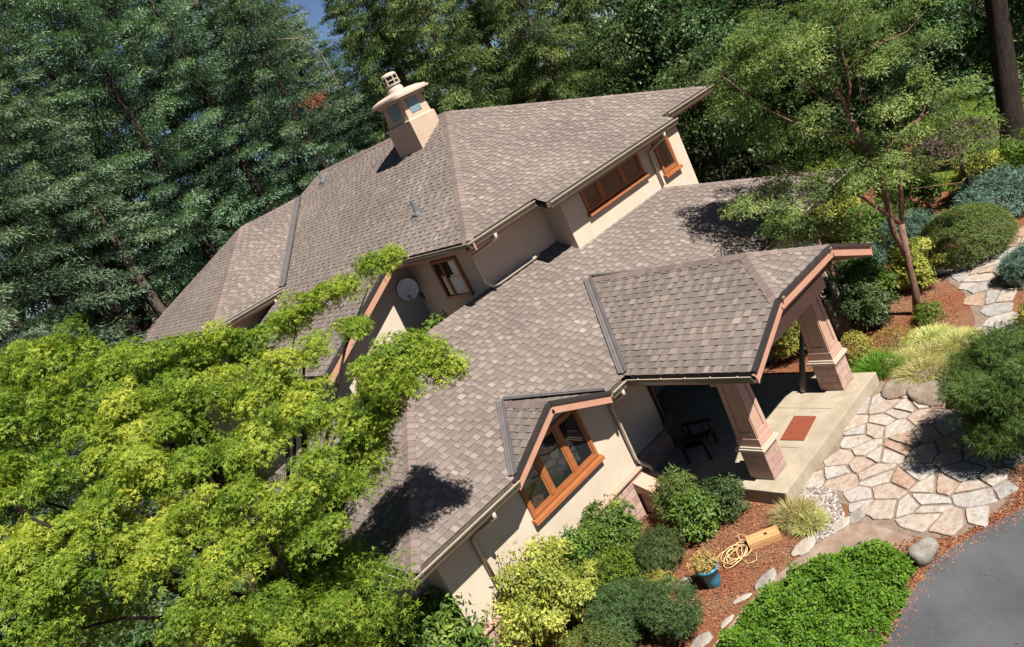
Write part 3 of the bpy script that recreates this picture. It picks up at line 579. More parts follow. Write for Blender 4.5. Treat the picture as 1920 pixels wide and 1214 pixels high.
b = MB(); b.prism([(3.0, -2.19, 2.822), (7.5, -2.19, 2.822), (7.5, -2.19, 2.86), (6.1, -2.19, 3.28), (4.4, -2.19, 3.28), (3.0, -2.19, 2.86)], (0, .1, 0)); obj('gable_panel', b, 'column', H)

# ---- upper roof
def zu(x): return HU + T2 * (x - 3.03)
A_ = (3.03, 3.09, HU); B_ = (13.24, 3.09, HU); P_ = (8.135, 8.195, zu(8.135)); RE = (8.135, 16.4, zu(8.135)); V1 = (7.19, 17.08, zu(7.19)); V0 = (3.03, 12.92, HU); WL = (.4, 12.92, HU); WA = (4.55, 17.07, HU + T2 * 4.15); WB = (.4, 21.22, HU)
b = MB(); ev = HU - T2 * .33
shingles(b, [A_, B_, P_], (1, 0, 0), 31)
shingles(b, [(5.33, 2.76, ev), (10.84, 2.76, ev), (10.84, 3.10, HU), (5.33, 3.10, HU)], (1, 0, 0), 32)
shingles(b, [A_, P_, RE, V1, V0], (0, 1, 0), 33)
shingles(b, [(.05, 6.49, zu(.05)), (3.031, 6.49, HU), (3.031, 13.3, HU), (.05, 13.3, zu(.05))], (0, 1, 0), 34)
shingles(b, [B_, (13.24, 21.5, HU), RE, P_], (0, 1, 0), 35, False)
up = obj('roof', b, 'shingle', H)
caps(up, A_, P_, (.7, -.7, -T2 * .7), (-.7, .7, -T2 * .7), seed=8); caps(up, B_, P_, (-.7, -.7, -T2 * .7), (.7, .7, -T2 * .7), seed=9); caps(up, P_, RE, (-1, 0, -T2), (1, 0, -T2), seed=10); caps(up, RE, V1, (-.7, -.7, -T2 * .7), (.7, .7, -T2), seed=11)
b = MB(); shingles(b, [WL, V0, V1, WA], (1, 0, 0), 41); shingles(b, [WL, WA, WB], (0, 1, 0), 42); shingles(b, [WB, WA, V1, (11.3, 21.22, HU)], (1, 0, 0), 43, False)
wr = obj('roof', b, 'shingle', H)
caps(wr, WL, WA, (.7, -.7, -T2 * .7), (-.7, .7, -T2 * .7), seed=12); caps(wr, WA, V1, (0, -1, -T2), (0, 1, -T2), seed=13); caps(wr, WB, WA, (-.7, -.7, -T2 * .7), (.7, .7, -T2 * .7), seed=14)
valley(wr, (3.03, 12.92, HU + .03), (7.1, 16.99, zu(7.1) + .03), .14)
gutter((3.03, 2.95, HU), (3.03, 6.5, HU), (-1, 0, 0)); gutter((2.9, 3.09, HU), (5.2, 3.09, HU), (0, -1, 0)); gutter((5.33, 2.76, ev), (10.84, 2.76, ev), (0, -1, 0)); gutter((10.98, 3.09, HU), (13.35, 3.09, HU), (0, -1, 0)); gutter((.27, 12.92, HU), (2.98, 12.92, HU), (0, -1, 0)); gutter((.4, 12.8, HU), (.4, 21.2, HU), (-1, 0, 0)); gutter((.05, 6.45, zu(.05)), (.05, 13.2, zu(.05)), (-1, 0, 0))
rake((.0, 6.49, zu(.0)), (3.05, 6.49, HU), (0, -1, 0), .22)
soffit([[A_, (5.33, 3.09, HU), (5.33, 4.1, HU + .5), (3.9, 4.1, HU + .5)], [A_, (3.03, 6.49, HU), (3.8, 6.49, zu(3.8)), (3.8, 3.86, zu(3.8))], [(5.33, 2.76, ev), (10.84, 2.76, ev), (10.84, 3.5, ev + .37), (5.33, 3.5, ev + .37)], [(10.84, 3.09, HU), B_, (12.4, 3.9, HU + .4), (10.84, 3.9, HU + .4)], [(.05, 6.49, zu(.05)), (3.03, 6.49, HU), (3.03, 7.1, HU), (.05, 7.1, zu(.05))], [WL, V0, (3.03, 13.6, HU + .33), (.4, 13.6, HU + .33)], [(5.33, 2.76, ev), (5.33, 3.5, ev + .37), (5.33, 3.5, ev + .37), (5.33, 2.95, ev + .1)]], .17)

# ---- walls
b = MB(); b.box(-2.45, 2.65, .6, 6.2, 0, 3.19); b.prism([(-.25, .6, 3.191), (1.83, .6, 3.191), (.79, .6, 3.60)], (0, .5, 0)); soften(obj('wall', b, 'stucco', H), .012)
b = MB(); b.box(2.65, 4.2, 1.0, 6.0, 0, 2.815); obj('wall', b, 'stucco', H)
b = MB(); b.box(4.2, 7.0, 3.1, 6.0, 0, 2.815); obj('wall', b, 'stucco2', H)
b = MB(); b.box(7.0, 12.3, .9, 6.0, 0, 3.28); obj('wall', b, 'stucco', H)
b = MB(); b.box(3.7, 12.4, 4.04, 20, 0, 6.62); obj('wall', b, 'stucco', H)
b = MB(); b.box(6.25, 11.6, 3.36, 4.2, 0, 6.37); soften(obj('wall', b, 'stucco', H), .012)
b = MB(); b.prism([(.65, 7.0, 0), (3.69, 7.0, 0), (3.69, 7.0, 6.45), (3.03, 7.0, HU - .18), (.65, 7.0, zu(.65) - .18)], (0, 6, 0)); obj('wall', b, 'stucco', H)
b = MB(); b.box(1.0, 3.69, 13.55, 20.5, 0, 6.6); obj('wall', b, 'stucco2', H)
b = MB(); b.box(-2.50, 2.70, .53, .599, 0, .90); b.box(-2.53, -2.451, .53, 6.2, 0, .90); b.box(2.70, 4.2, .95, .999, 0, .80); soften(obj('stone_base', b, 'stone', H))
b = MB(); b.box(-2.58, 2.74, .47, .597, .902, .95); b.box(-2.58, -2.452, .598, 6.2, .902, .95); b.box(2.71, 4.2, .92, .998, .802, .84); soften(obj('ledge', b, 'column', H))
b = MB(); b.prism([(2.25, .12, 0), (2.72, .12, 0), (2.72, .52, 0), (2.25, .52, 0)], (0, 0, .52)); pc = soften(obj('corner_pier', b, 'stone', H))
b = MB(); b.prism([(2.2, .06, .522), (2.2, .525, .522), (2.2, .525, .80), (2.2, .06, .60)], (.56, 0, 0)); soften(obj('pier_cap', b, 'column', pc))

def window(x0, x1, z0, z1, y, bars, proud=.05, sill=.11, blind=False, fr=.075):
    """wood framed window in a wall facing -y: frame, one pane per light, mullions, sill"""
    b = MB(); b.box(x0 - fr, x0, y - proud, y + .02, z0, z1); b.box(x1, x1 + fr, y - proud, y + .02, z0, z1); b.box(x0 - fr, x1 + fr, y - proud - .004, y + .02, z1 + .001, z1 + fr); b.box(x0 - fr, x1 + fr, y - proud - .004, y + .02, z0 - fr, z0 - .001)
    w = soften(obj('window', b, 'wood', H)); xs = [x0] + bars + [x1]
    for k in range(len(xs) - 1):
        a, c = xs[k] + (.05 if k else 0), xs[k + 1] - (.05 if k < len(xs) - 2 else 0)
        g = MB(); g.box(a + .045, c - .045, y - .012, y - .006, z0 + .045, z1 - .045); obj('pane', g, 'glass', w)
        s = MB(); s.box(a + .002, a + .045, y - .03, y - .003, z0 + .002, z1 - .002); s.box(c - .045, c - .002, y - .03, y - .003, z0 + .002, z1 - .002); s.box(a + .046, c - .046, y - .029, y - .003, z0 + .002, z0 + .046); s.box(a + .046, c - .046, y - .029, y - .003, z1 - .046, z1 - .002); obj('sash', s, 'wood', w)
    for x in bars: m = MB(); m.box(x - .05, x + .05, y - proud + .006, y, z0, z1); soften(obj('mullion', m, 'wood', w))
    m = MB(); m.prism([(x0 - fr - .05, y - .13, z0 - fr - sill), (x0 - fr - .05, y - .002, z0 - fr - sill), (x0 - fr - .05, y - .002, z0 - fr - .002), (x0 - fr - .05, y - .115, z0 - fr - .03)], (x1 - x0 + 2 * fr + .1, 0, 0)); soften(obj('sill', m, 'wood', w)); return w
window(-.22, 1.68, 1.90, 2.98, .6, [.37, 1.08])
window(7.10, 9.50, 5.42, 5.97, 3.36, [7.75, 8.70])
window(10.38, 10.95, 5.06, 5.86, 3.36, [])
window(8.0, 9.4, 1.2, 2.3, .9, [8.7])
# side window facing -x with a white blind
b = MB()
for y0, y1, z0, z1 in ((4.70, 4.78, 4.95, 6.02), (5.70, 5.78, 4.95, 6.02), (4.78, 5.70, 4.95, 5.03), (4.78, 5.70, 5.94, 6.02), (5.36, 5.42, 5.03, 5.94)): b.box(3.62, 3.72, y0, y1, z0, z1)
w = soften(obj('window', b, 'wood', H))
g = MB(); g.box(3.672, 3.68, 5.42, 5.70, 5.03, 5.94); obj('pane', g, 'glass', w)
g = MB(); g.box(3.675, 3.683, 4.78, 5.36, 5.03, 5.50); g.box(3.675, 3.683, 4.78, 5.10, 5.52, 5.94); obj('blind', g, 'white', w)
g = MB(); g.box(3.684, 3.69, 4.781, 5.359, 5.031, 5.939); obj('pane', g, 'glass', w)
# front door in the porch recess
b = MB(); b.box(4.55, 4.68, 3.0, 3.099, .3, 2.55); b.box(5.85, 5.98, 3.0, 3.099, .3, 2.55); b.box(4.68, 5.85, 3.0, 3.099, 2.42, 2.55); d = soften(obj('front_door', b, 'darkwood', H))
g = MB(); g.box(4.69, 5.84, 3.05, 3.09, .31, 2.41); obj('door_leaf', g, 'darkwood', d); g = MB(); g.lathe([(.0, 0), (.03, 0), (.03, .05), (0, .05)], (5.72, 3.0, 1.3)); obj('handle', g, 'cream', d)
b = MB(); b.box(4.155, 4.199, .9, 1.02, .3, 2.81); obj('door_trim', b, 'darkwood', H)

# ---- porch floor
b = MB(); g_ = .006
b.box(2.95, 7.2, -2.5, -2.12, .0, .30)
for x0, x1 in ((2.95, 4.36), (4.36, 5.78), (5.78, 7.2)):
    for y0, y1 in ((-2.12, -.6), (-.6, 1.0), (1.0, 3.05)): b.box(x0 + g_, x1 - g_, y0 + g_, y1 - g_, 0, .30)
b.box(2.96, 7.19, -2.11, 3.0, 0, .285); soften(obj('porch_floor', b, 'concrete', H), .01)
def column(x, y):
    b = MB(); b.box(x - .25, x + .25, y - .27, y + .27, .301, .97); pier = soften(obj('stone_pier', b, 'stone'), .012)
    b = MB(); w0, w1 = .205, .175; f0, f1 = .235, .205
    rect = lambda w, f, z: [(x - w, y - f, z), (x + w, y - f, z), (x + w, y + f, z), (x - w, y + f, z)]
    b.loft([rect(.245, .275, 1.07), rect(.235, .265, 1.24), rect(w0, f0, 1.242), rect(w1, f1, 2.499)])
    sh = soften(obj('porch_column', b, 'column', H), .008)
    # raised corner boards and rails leave a sunk panel in every face
    for sgn in (-1, 1):
        t = MB()
        for e in (-1, 1): t.beam((x + e * (w0 - .05), y + sgn * (f0 + .008), 1.245), (x + e * (w1 - .05), y + sgn * (f1 + .008), 2.49), .10, .024, up=(0, 1, 0))
        t.box(x - w0 + .101, x + w0 - .101, y + sgn * f0 - .02, y + sgn * f0 + .02, 1.245, 1.36); obj('corner_board', t, 'column', sh)
        t = MB()
        for e in (-1, 1): t.beam((x + sgn * (w0 + .008), y + e * (f0 - .05), 1.245), (x + sgn * (w1 + .008), y + e * (f1 - .05), 2.49), .024, .10, up=(0, 1, 0))
        t.box(x + sgn * w0 - .02, x + sgn * w0 + .02, y - f0 + .101, y + f0 - .101, 1.245, 1.36); obj('corner_board', t, 'column', sh)
    t = MB(); t.box(x - .31, x + .31, y - .33, y + .33, .972, 1.03); t.box(x - .28, x + .28, y - .30, y + .30, 1.031, 1.069); soften(obj('pier_cap', t, 'cream', sh), .008)
    attach(pier, sh)
column(3.54, -1.83); column(6.71, -1.83)

# ---- downspouts
def spout(pts, r=.042):
    b = MB(); b.tube(pts, r, 8); return obj('downspout', b, 'spout', H, smooth=True)
spout([(2.50, -.07, 2.90), (2.50, -.07, 2.80), (2.52, .12, 2.70), (2.56, .45, 2.56), (2.58, .535, 2.46), (2.58, .535, 1.15), (2.60, .50, 1.05), (2.66, .40, .93), (2.72, .38, .84), (2.74, .40, .7), (2.74, .42, .05)])
spout([(-1.35, -.07, 2.90), (-1.35, -.07, 2.80), (-1.42, .15, 2.68), (-1.58, .45, 2.54), (-1.62, .54, 2.44), (-1.62, .54, .97)])
spout([(3.75, 3.0, 6.30), (3.75, 3.02, 6.18), (3.66, 3.3, 6.10), (3.58, 3.9, 5.95), (3.62, 3.97, 5.85), (3.62, 3.97, 5.22), (3.72, 3.90, 5.07), (3.9, 3.9, 5.04), (5.4, 3.9, 5.04)])
spout([(10.15, 2.69, 6.13), (10.15, 2.70, 6.02), (10.13, 2.95, 5.93), (10.05, 3.25, 5.80), (10.05, 3.31, 5.70), (10.05, 3.31, 4.75)])
spout([(12.35, -.07, 2.90), (12.35, -.07, 2.78), (12.32, .3, 2.65), (12.25, .8, 2.5), (12.25, .84, 2.4), (12.25, .84, .1)], .06)
spout([(2.55, 12.85, 6.3), (2.55, 12.85, 6.18), (2.35, 13.1, 6.05), (2.2, 13.45, 5.9), (2.1, 13.3, 5.6), (1.95, 13.2, 5.55)])

# ---- chimney
x0, x1, y0, y1 = 6.89, 7.89, 8.30, 9.55
b = MB(); b.loft([[(x0, y0, 7.9), (x1, y0, 7.9), (x1, y1, 7.9), (x0, y1, 7.9)], [(x0, y0, 9.30), (x1, y0, 9.30), (x1, y1, 9.30), (x0, y1, 9.30)], [(x0 + .06, y0 + .06, 9.33), (x1 - .06, y0 + .06, 9.33), (x1 - .06, y1 - .06, 9.33), (x0 + .06, y1 - .06, 9.33)], [(x0 + .11, y0 + .11, 9.99), (x1 - .11, y0 + .11, 9.99), (x1 - .11, y1 - .11, 9.99), (x0 + .11, y1 - .11, 9.99)]])
ch = soften(obj('chimney', b, 'stucco2', H), .012)
b = MB(); b.box(x0 - .06, x1 + .01, y0 - .04, y0 + .30, 9.25, 9.302) if 0 else b.box(x0 - .05, x0 - .001, y0 - .05, y0 + .28, 9.255, 9.31); obj('ledge', b, 'cream', ch)
b = MB(); b.box(x0 + .26, x0 + .66, y0 + .055, y0 + .075, 9.46, 9.88); obj('vent_panel', b, 'vent', ch)
b = MB(); b.box(x0 + .055, x0 + .075, y0 + .32, y0 + .85, 9.46, 9.88); obj('vent_panel', b, 'vent', ch)
cx, cy = (x0 + x1) / 2, (y0 + y1) / 2; b = MB(); rings = []
for s, z in ((.96, 9.985), (1.0, 9.99), (1.0, 10.055), (.93, 10.06), (.92, 10.10), (.66, 10.17), (.40, 10.20), (.2, 10.205)):
    rings.append([(cx + s * .70 * (abs(math.cos(a)) ** .32) * (1 if math.cos(a) > 0 else -1), cy + s * .82 * (abs(math.sin(a)) ** .32) * (1 if math.sin(a) > 0 else -1), z) for a in [2 * math.pi * i / 32 for i in range(32)]])
b.loft(rings); b.box(x0 + .02, x1 - .02, y0 + .02, y1 - .02, 9.90, 9.995); obj('chimney_cap', b, 'cream', ch, smooth=False)
b = MB(); b.lathe([(.26, 10.15), (.24, 10.30), (.19, 10.36), (.19, 10.42)], (cx, cy, 0), 20); fl = obj('flue', b, 'cream', ch)
b = MB(); b.lathe([(.20, 10.66), (.23, 10.67), (.23, 10.71), (.17, 10.76), (.02, 10.78)], (cx, cy, 0), 20); b.lathe([(.23, 10.40), (.23, 10.44)], (cx, cy, 0), 20); b.lathe([(.215, 10.53), (.215, 10.56)], (cx, cy, 0), 20)
for k in range(6): a = k * math.pi / 3 + .3; b.beam((cx + .21 * math.cos(a), cy + .21 * math.sin(a), 10.42), (cx + .21 * math.cos(a), cy + .21 * math.sin(a), 10.68), .03, .03, up=(1, 0, 0))
obj('flue_cap', b, 'cream', ch); b = MB(); b.lathe([(.16, 10.42), (.16, 10.66)], (cx, cy, 0), 14); obj('flue_core', b, 'drip', ch)
# ---- roof vents
for x, y in ((4.3, 6.25), (7.45, 15.45)):
    z = zu(x); b = MB(); b.lathe([(.045, -.1), (.045, .42), (.035, .43)], (x, y, z), 10); v = obj('vent_pipe', b, 'greypipe', H); b = MB(); b.face([(x - .16, y - .13, zu(x - .16) + .03), (x + .16, y - .13, zu(x + .16) + .03), (x + .16, y + .13, zu(x + .16) + .03), (x - .16, y + .13, zu(x - .16) + .03)]); b.lathe([(.09, 0), (.05, .1)], (x, y, z + .02), 10); obj('flashing', b, 'greypipe', v)
# ================================================================== loose things
mt = MB(); mt.prism([(4.60, -2.06, .302), (5.46, -1.93, .302), (5.46, -1.41, .302), (4.58, -1.53, .302)], (0, 0, .016)); tag(obj('doormat', mt, 'mat'), 'rust red doormat lying on the porch floor between the columns', 'doormat')
# satellite dish on the shaded wall
sd = empty('satellite_dish', (3.66, 6.8, 5.1), 'round grey satellite dish on the shaded wall under the eave', 'satellite dish')
dc = Vector((3.28, 6.72, 5.55)); dn = Vector((-.62, -.75, .22)).normalized(); da = dn.cross(Vector((0, 0, 1))).normalized(); db = da.cross(dn)
b = MB(); rings = []
for q, dep in ((.02, -.06), (.12, -.05), (.2, -.025), (.27, .0), (.285, .004), (.27, -.015), (.15, -.06), (.02, -.075)): rings.append([dc + da * math.cos(t) * q + db * math.sin(t) * q * 1.05 + dn * dep for t in [2 * math.pi * i / 28 for i in range(28)]])
b.loft(rings); o = obj('reflector', b, 'dish', sd, smooth=True)
b = MB(); b.tube([dc - db * .26 + dn * -.02, dc - db * .30 + dn * .2, dc - db * .22 + dn * .33], .014, 6); b.lathe([(.0, -.04), (.035, -.04), (.035, .04), (0, .04)], tuple(dc - db * .2 + dn * .34), 10); obj('feed_arm', b, 'greypipe', sd)
b = MB(); b.tube([dc - dn * .06, dc - dn * .2 - db * .1, (3.69, 6.9, 5.15)], .022, 8); b.box(3.675, 3.698, 6.82, 6.98, 5.05, 5.25); obj('mast', b, 'greypipe', sd)
# blue pot
pot = empty('flower_pot', (.70, -2.15, 0), 'blue glazed flower pot with dry plant on the mulch', 'flower pot')
b = MB(); b.lathe([(.0, .012), (.125, .012), (.13, .02), (.155, .16), (.19, .36), (.205, .365), (.208, .40), (.19, .402), (.172, .36), (.165, .33), (0, .33)], (.70, -2.15, 0), 28); o = obj('pot', b, 'bluepot', pot, smooth=True)
b = MB(); b.lathe([(.0, .34), (.168, .335), (.168, .30)], (.70, -2.15, 0), 20); obj('soil', b, 'soil', pot)
P, N = blob_sprays(G, (0.0, 0.05, .50), (.24, .24, .17), 60, .5, .3, -.7); add_np('potted_plant', [spray_leaves(G, P, N, 14, .07, .06, .02)], 'drypot', pot)
# cardboard box
bx = empty('cardboard_box', (1.93, -2.50, 0), 'long brown cardboard box lying on the mulch near the pale grass', 'box'); bx.rotation_euler = (0, 0, R(-46))
b = MB(); b.box(-.30, .30, -.14, .14, .005, .15); o = obj('carton', b, 'box'); o.parent = bx; soften(o, .006)
b = MB(); b.box(-.298, .298, -.006, .006, .1505, .1525); b.box(-.30, .30, -.142, -.1405, .10, .112); o = obj('flap_seam', b, 'rope'); o.parent = bx
b = MB(); b.box(.03, .09, -.03, .03, .153, .156); o = obj('hand_hole', b, 'drip'); o.parent = bx
# rope / hose
b = MB(); pts = []
for k in range(120):
    a = k * .33; q = .16 + .06 * math.sin(k * .21) + .03 * math.sin(k * .77); pts.append((1.58 + q * 1.5 * math.cos(a) - .002 * k, -2.18 + q * math.sin(a), .02 + .0006 * k + .01 * math.sin(k * 1.3)))
b.tube(pts, .008, 6)
b.tube([(1.62, -2.02, .03), (1.45, -1.85, .02), (1.22, -1.82, .02), (1.0, -1.95, .02), (.9, -2.02, .015)], .008, 6); b.tube([(1.75, -2.1, .06), (1.9, -1.98, .10), (1.95, -2.12, .06), (1.8, -2.24, .03)], .008, 6); b.tube([(1.4, -2.3, .03), (1.3, -2.5, .02), (1.42, -2.62, .02), (1.6, -2.5, .02)], .008, 6)
tag(obj('rope_coil', b, 'rope', smooth=True), 'tangled coil of pale yellow rope beside the cardboard box', 'rope')
# dark chair inside the porch shade
chair = empty('porch_chair', (4.0, .1, .3), 'dark slatted armchair standing in the deep shade of the porch', 'chair'); chair.rotation_euler = (0, 0, R(20))
def cpart(name, f): b = MB(); f(b); o = obj(name, b, 'darkchair'); o.parent = chair
cpart('seat', lambda b: [b.box(-.28, .28, -.30 + k * .1, -.21 + k * .1, .36 - k * .012, .385 - k * .012) for k in range(6)])
cpart('backrest', lambda b: [b.prism([(-.28 + k * .095, .26, .30), (-.20 + k * .095, .26, .30), (-.20 + k * .095, .46, 1.0), (-.28 + k * .095, .46, 1.0)], (0, .02, 0)) for k in range(6)])
for sx in (-1, 1):
    cpart('armrest', lambda b: b.box(sx * .36 - .06, sx * .36 + .06, -.36, .34, .56, .585))
    for sy in (-.28, .22): cpart('leg', lambda b: b.box(sx * .33 - .03, sx * .33 + .03, sy - .03, sy + .03, 0, .559))
# weathered log
b = MB(); b.tube([(6.40, -1.16, .30), (6.66, -1.12, .62), (7.05, -1.04, .98), (7.55, -.95, 1.35)], [.075, .07, .06, .05], 9, jit=.12, rng=RN); tag(obj('weathered_log', b, 'greywood', smooth=True), 'grey weathered log leaning at the far end of the porch', 'log')
st = empty('tree_stump', (9.6, -.75, 0), 'tall splintered grey stump behind the right porch column', 'stump')
for k, (dx, dy, h, r) in enumerate(((0, 0, 1.45, .15), (.2, -.14, 1.2, .12), (-.16, .16, 1.05, .12), (.38, .05, .9, .10))):
    b = MB(); b.tube([(9.6 + dx, -.75 + dy, -.03), (9.6 + dx * 1.15, -.75 + dy, h * .5), (9.6 + dx * 1.3, -.75 + dy * 1.2, h)], [r * 1.2, r, r * .5], 9, jit=.18, rng=RN); obj('stub', b, 'greywood', st)
P = []
EDG = [(.23, -5.36), (1.14, -5.33), (1.97, -5.40), (2.82, -5.82), (3.56, -6.3), (4.6, -7.1)]
for k in range(900):
    i = RN.randrange(len(EDG) - 1); t = RN.random(); P.append((EDG[i][0] * (1 - t) + EDG[i + 1][0] * t + RN.gauss(0, .06), EDG[i][1] * (1 - t) + EDG[i + 1][1] * t - abs(RN.gauss(0, .13)) + .06, .016))
for k in range(160): P.append((RN.uniform(0, 6), RN.uniform(-9, -5.6), .016))
P = np.array(P); m = len(P); V, Q, T = rhombs(P, G.normal(size=(m, 3)) * [1, 1, .1], nrm(np.array([0, 0, 1.0]) + G.normal(size=(m, 3)) * .2), .04 * G.uniform(.4, 1.4, m), .018 * G.uniform(.5, 1.4, m), np.clip(G.normal(.6, .25, m), 0, 1), 0)
o = bpy.data.objects.new('leaf_litter', np_mesh('leaf_litter', V, Q, T, 'chips')); COL.objects.link(o); tag(o, 'bark crumbs and dry leaves along the driveway edge', 'litter', kind='stuff')
# ---- stones
rock((2.11, -5.30, 0), (.24, .20), .30, 'rock', 'round grey boulder beside the low leafy mound at the driveway', 1)
rock((.50, -1.66, 0), (.15, .12), .17, 'palerock', 'small white stone between the blue pot and dark pines', 2, 'stone', 'stone')
for k, (x, y, rx, ry, h, lab) in enumerate(((6.95, -3.0, .46, .34, .09, 'flat brown boulder touching the far end of the porch slab'), (6.75, -3.72, .62, .36, .10, 'broad brown boulder at the back of the flagstone patio'), (6.5, -4.5, .36, .28, .20, 'dark boulder at the patio edge under the right pine'), (7.5, -3.35, .3, .22, .09, 'low grey boulder behind the patio boulders by the straw grass'), (7.0, -4.15, .25, .3, .12, 'pale boulder where the garden path meets the patio'))):
    rock((x, y, 0), (rx, ry), h, 'brownrock' if k != 4 else 'palerock', lab, 10 + k, rot=k)
EDGE = [(-.55, -2.66, .22), (-.02, -2.86, .12), (.52, -2.84, .13), (1.02, -3.02, .24), (1.95, -3.28, .26), (2.62, -3.66, .20), (2.95, -3.85, .24)]
for k, (x, y, r) in enumerate(EDGE): rock((x, y, -.01), (r * 1.3, r * .55), .05, 'palerock' if k % 3 else 'rock', 'flat edging stone along the mulch bed beside the leafy mound', 30 + k, 'edging_stone', 'edging stone', 'edging stones along the front bed', rot=-.3 + .25 * math.sin(k * 2.3))

# ================================================================== shrubs and ground plants
shrub('gold_shrub', 'large yellow gold bush against the lower left house corner', 'shrub', 'goldleaf', (-1.2, .06, .95), (1.0, .76, 1.0), 520, 26, .13, .085, .032, lobes=5)
shrub('tan_shrub', 'small bronze tipped bush right beside the large gold bush', 'shrub', 'goldleaf', (-.15, -.18, .45), (.36, .36, .42), 110, 20, .10, .075, .024)
shrub('green_shrub', 'bright green bush below the front window', 'shrub', 'greenleaf', (.74, .0, .72), (.76, .52, .72), 380, 24, .12, .085, .03, lobes=4)
shrub('green_shrub', 'yellowish green bush between the gold bush and the window bush', 'shrub', 'greenleaf', (.02, .15, .72), (.46, .40, .62), 170, 22, .11, .08, .028, lobes=3)
shrub('dwarf_pine', 'dark green dwarf pine above the blue pot', 'dwarf pine', 'darkleaf', (.82, -1.0, .42), (.50, .46, .42), 420, 22, .08, .055, .008, 'needle', lobes=4)
shrub('leafy_shrub', 'glossy green bush with light leaf tips in front of the porch shade', 'shrub', 'greenleaf', (1.88, -1.12, .48), (.46, .46, .48), 190, 24, .12, .085, .034, lobes=4)
shrub('grey_shrub', 'grey green bush touching the near left end of the porch slab', 'shrub', 'darkleaf', (2.50, -1.45, .45), (.40, .42, .45), 190, 22, .10, .07, .022, lobes=3)
shrub('spiky_shrub', 'upright feathery bush rising into the dark porch opening', 'shrub', 'moundleaf', (2.25, -.55, .55), (.42, .4, .6), 120, 24, .13, .16, .018, up=.8)
shrub('dwarf_pine', 'broad dark dwarf pine at the bottom, left of its smaller twin', 'dwarf pine', 'darkleaf', (-.75, -1.25, .45), (.66, .56, .46), 620, 22, .08, .055, .008, 'needle', lobes=5)
shrub('dwarf_pine', 'dark dwarf pine nearest the mulch path, below the blue pot', 'dwarf pine', 'darkleaf', (-.38, -2.12, .45), (.50, .50, .46), 480, 22, .08, .055, .008, 'needle', lobes=5)
shrub('small_shrub', 'small lime plant squeezed between the dark dwarf pines', 'plant', 'goldleaf', (.22, -1.35, .25), (.26, .24, .25), 60, 20, .08, .07, .025)
shrub('small_shrub', 'low bright green plant left of the blue pot', 'plant', 'greenleaf', (.38, -.85, .22), (.34, .26, .26), 80, 20, .09, .08, .028)
shrub('clipped_shrub', 'smooth lime green clipped dome at the bottom edge', 'shrub', 'moundleaf', (-1.75, -1.35, .42), (.72, .62, .42), 420, 22, .09, .05, .014, up=.35, shell=.85)
shrub('green_shrub', 'leafy dark green bush under the maple at the house corner', 'shrub', 'greenleaf', (-3.0, .9, 1.05), (1.0, 1.1, 1.05), 380, 22, .17, .11, .05, lobes=4)
shrub('green_shrub', 'tall loose green bush under the left eave', 'shrub', 'broad', (-3.3, 4.2, 1.1), (.9, 1.3, 1.2), 300, 22, .17, .11, .05, lobes=4)
shrub('green_shrub', 'low green bush at the bottom edge under the maple', 'shrub', 'greenleaf', (-3.9, -.4, .7), (1.2, .9, .75), 300, 22, .17, .10, .045, lobes=4)
shrub('green_shrub', 'shadowed green bush far left under the maple', 'shrub', 'broad', (-6.0, 4.5, .9), (1.6, 1.6, 1.0), 340, 22, .2, .12, .05, lobes=5)
cy_ = shrub('courtyard_shrub', 'leafy shrub growing up in the dark gap below the dish', 'shrub', 'greenleaf', (2.75, 5.35, 4.5), (.42, .42, .62), 60, 16, .13, .11, .05, shell=.2)
shrub('yellow_shrub', 'round yellow conifer seen through the porch between the columns', 'shrub', 'goldleaf', (8.7, .22, .62), (.68, .55, .66), 300, 24, .10, .09, .02, up=.6)
shrub('yellow_shrub', 'small yellow bush just right of the far column', 'shrub', 'goldleaf', (8.25, -1.6, .35), (.35, .35, .38), 80, 22, .09, .07, .025)
shrub('green_shrub', 'light green bush in the middle of the front bed between gold bush and dwarf pines', 'shrub', 'ivy', (.12, -.55, .45), (.48, .38, .46), 190, 24, .11, .075, .028, lobes=4)
grass_tuft('grass_tuft', 'fresh pale green grass tuft in front of the porch slab', 'grass', 'straw', (2.62, -2.78, 0), .26, 900, .40)
grass_tuft('grass_tuft', 'straw coloured grass tuft right of the cardboard box', 'grass', 'straw', (2.50, -3.10, 0), .24, 700, .28)
for k, (x, y, r, lab) in enumerate(((8.3, -3.2, .5, 'broad straw yellow grass clump beside the garden path'), (8.75, -3.55, .4, 'straw grass clump touching the path bend'), (7.65, -3.25, .42, 'straw grass clump nearest the patio boulders'), (8.0, -2.75, .38, 'straw grass clump behind the green spiky plant'), (9.0, -2.9, .4, 'straw grass clump nearest the red barked tree'))):
    grass_tuft('straw_grass', lab, 'grass', 'straw', (x, y, 0), r * 1.15, 1500, .30, lean=1.3)
grass_tuft('spiky_plant', 'spiky fresh green plant behind the porch slab end', 'plant', 'ivy', (7.75, -2.25, 0), .34, 700, .5)
shrub('dry_groundcover', 'thin yellowish groundcover between the stump and the straw grass', 'plant', 'goldleaf', (8.9, -2.1, .1), (.7, .6, .16), 90, 14, .1, .06, .02)
shrub('dark_shrub', 'dark shadowed bush between the stump and the red barked tree', 'shrub', 'broad', (9.75, -1.25, .6), (.6, .7, .62), 220, 22, .14, .09, .04, lobes=3)
shrub('dark_shrub', 'dark bush against the house wall behind the stump', 'shrub', 'broad', (10.6, -.35, .7), (.8, .6, .75), 220, 22, .14, .09, .04, lobes=3)
shrub('flowering_shrub', 'cream tipped bush behind the trunk of the red barked tree', 'shrub', 'goldleaf', (11.9, -1.6, .62), (.75, .7, .62), 260, 24, .12, .085, .032, lobes=3)
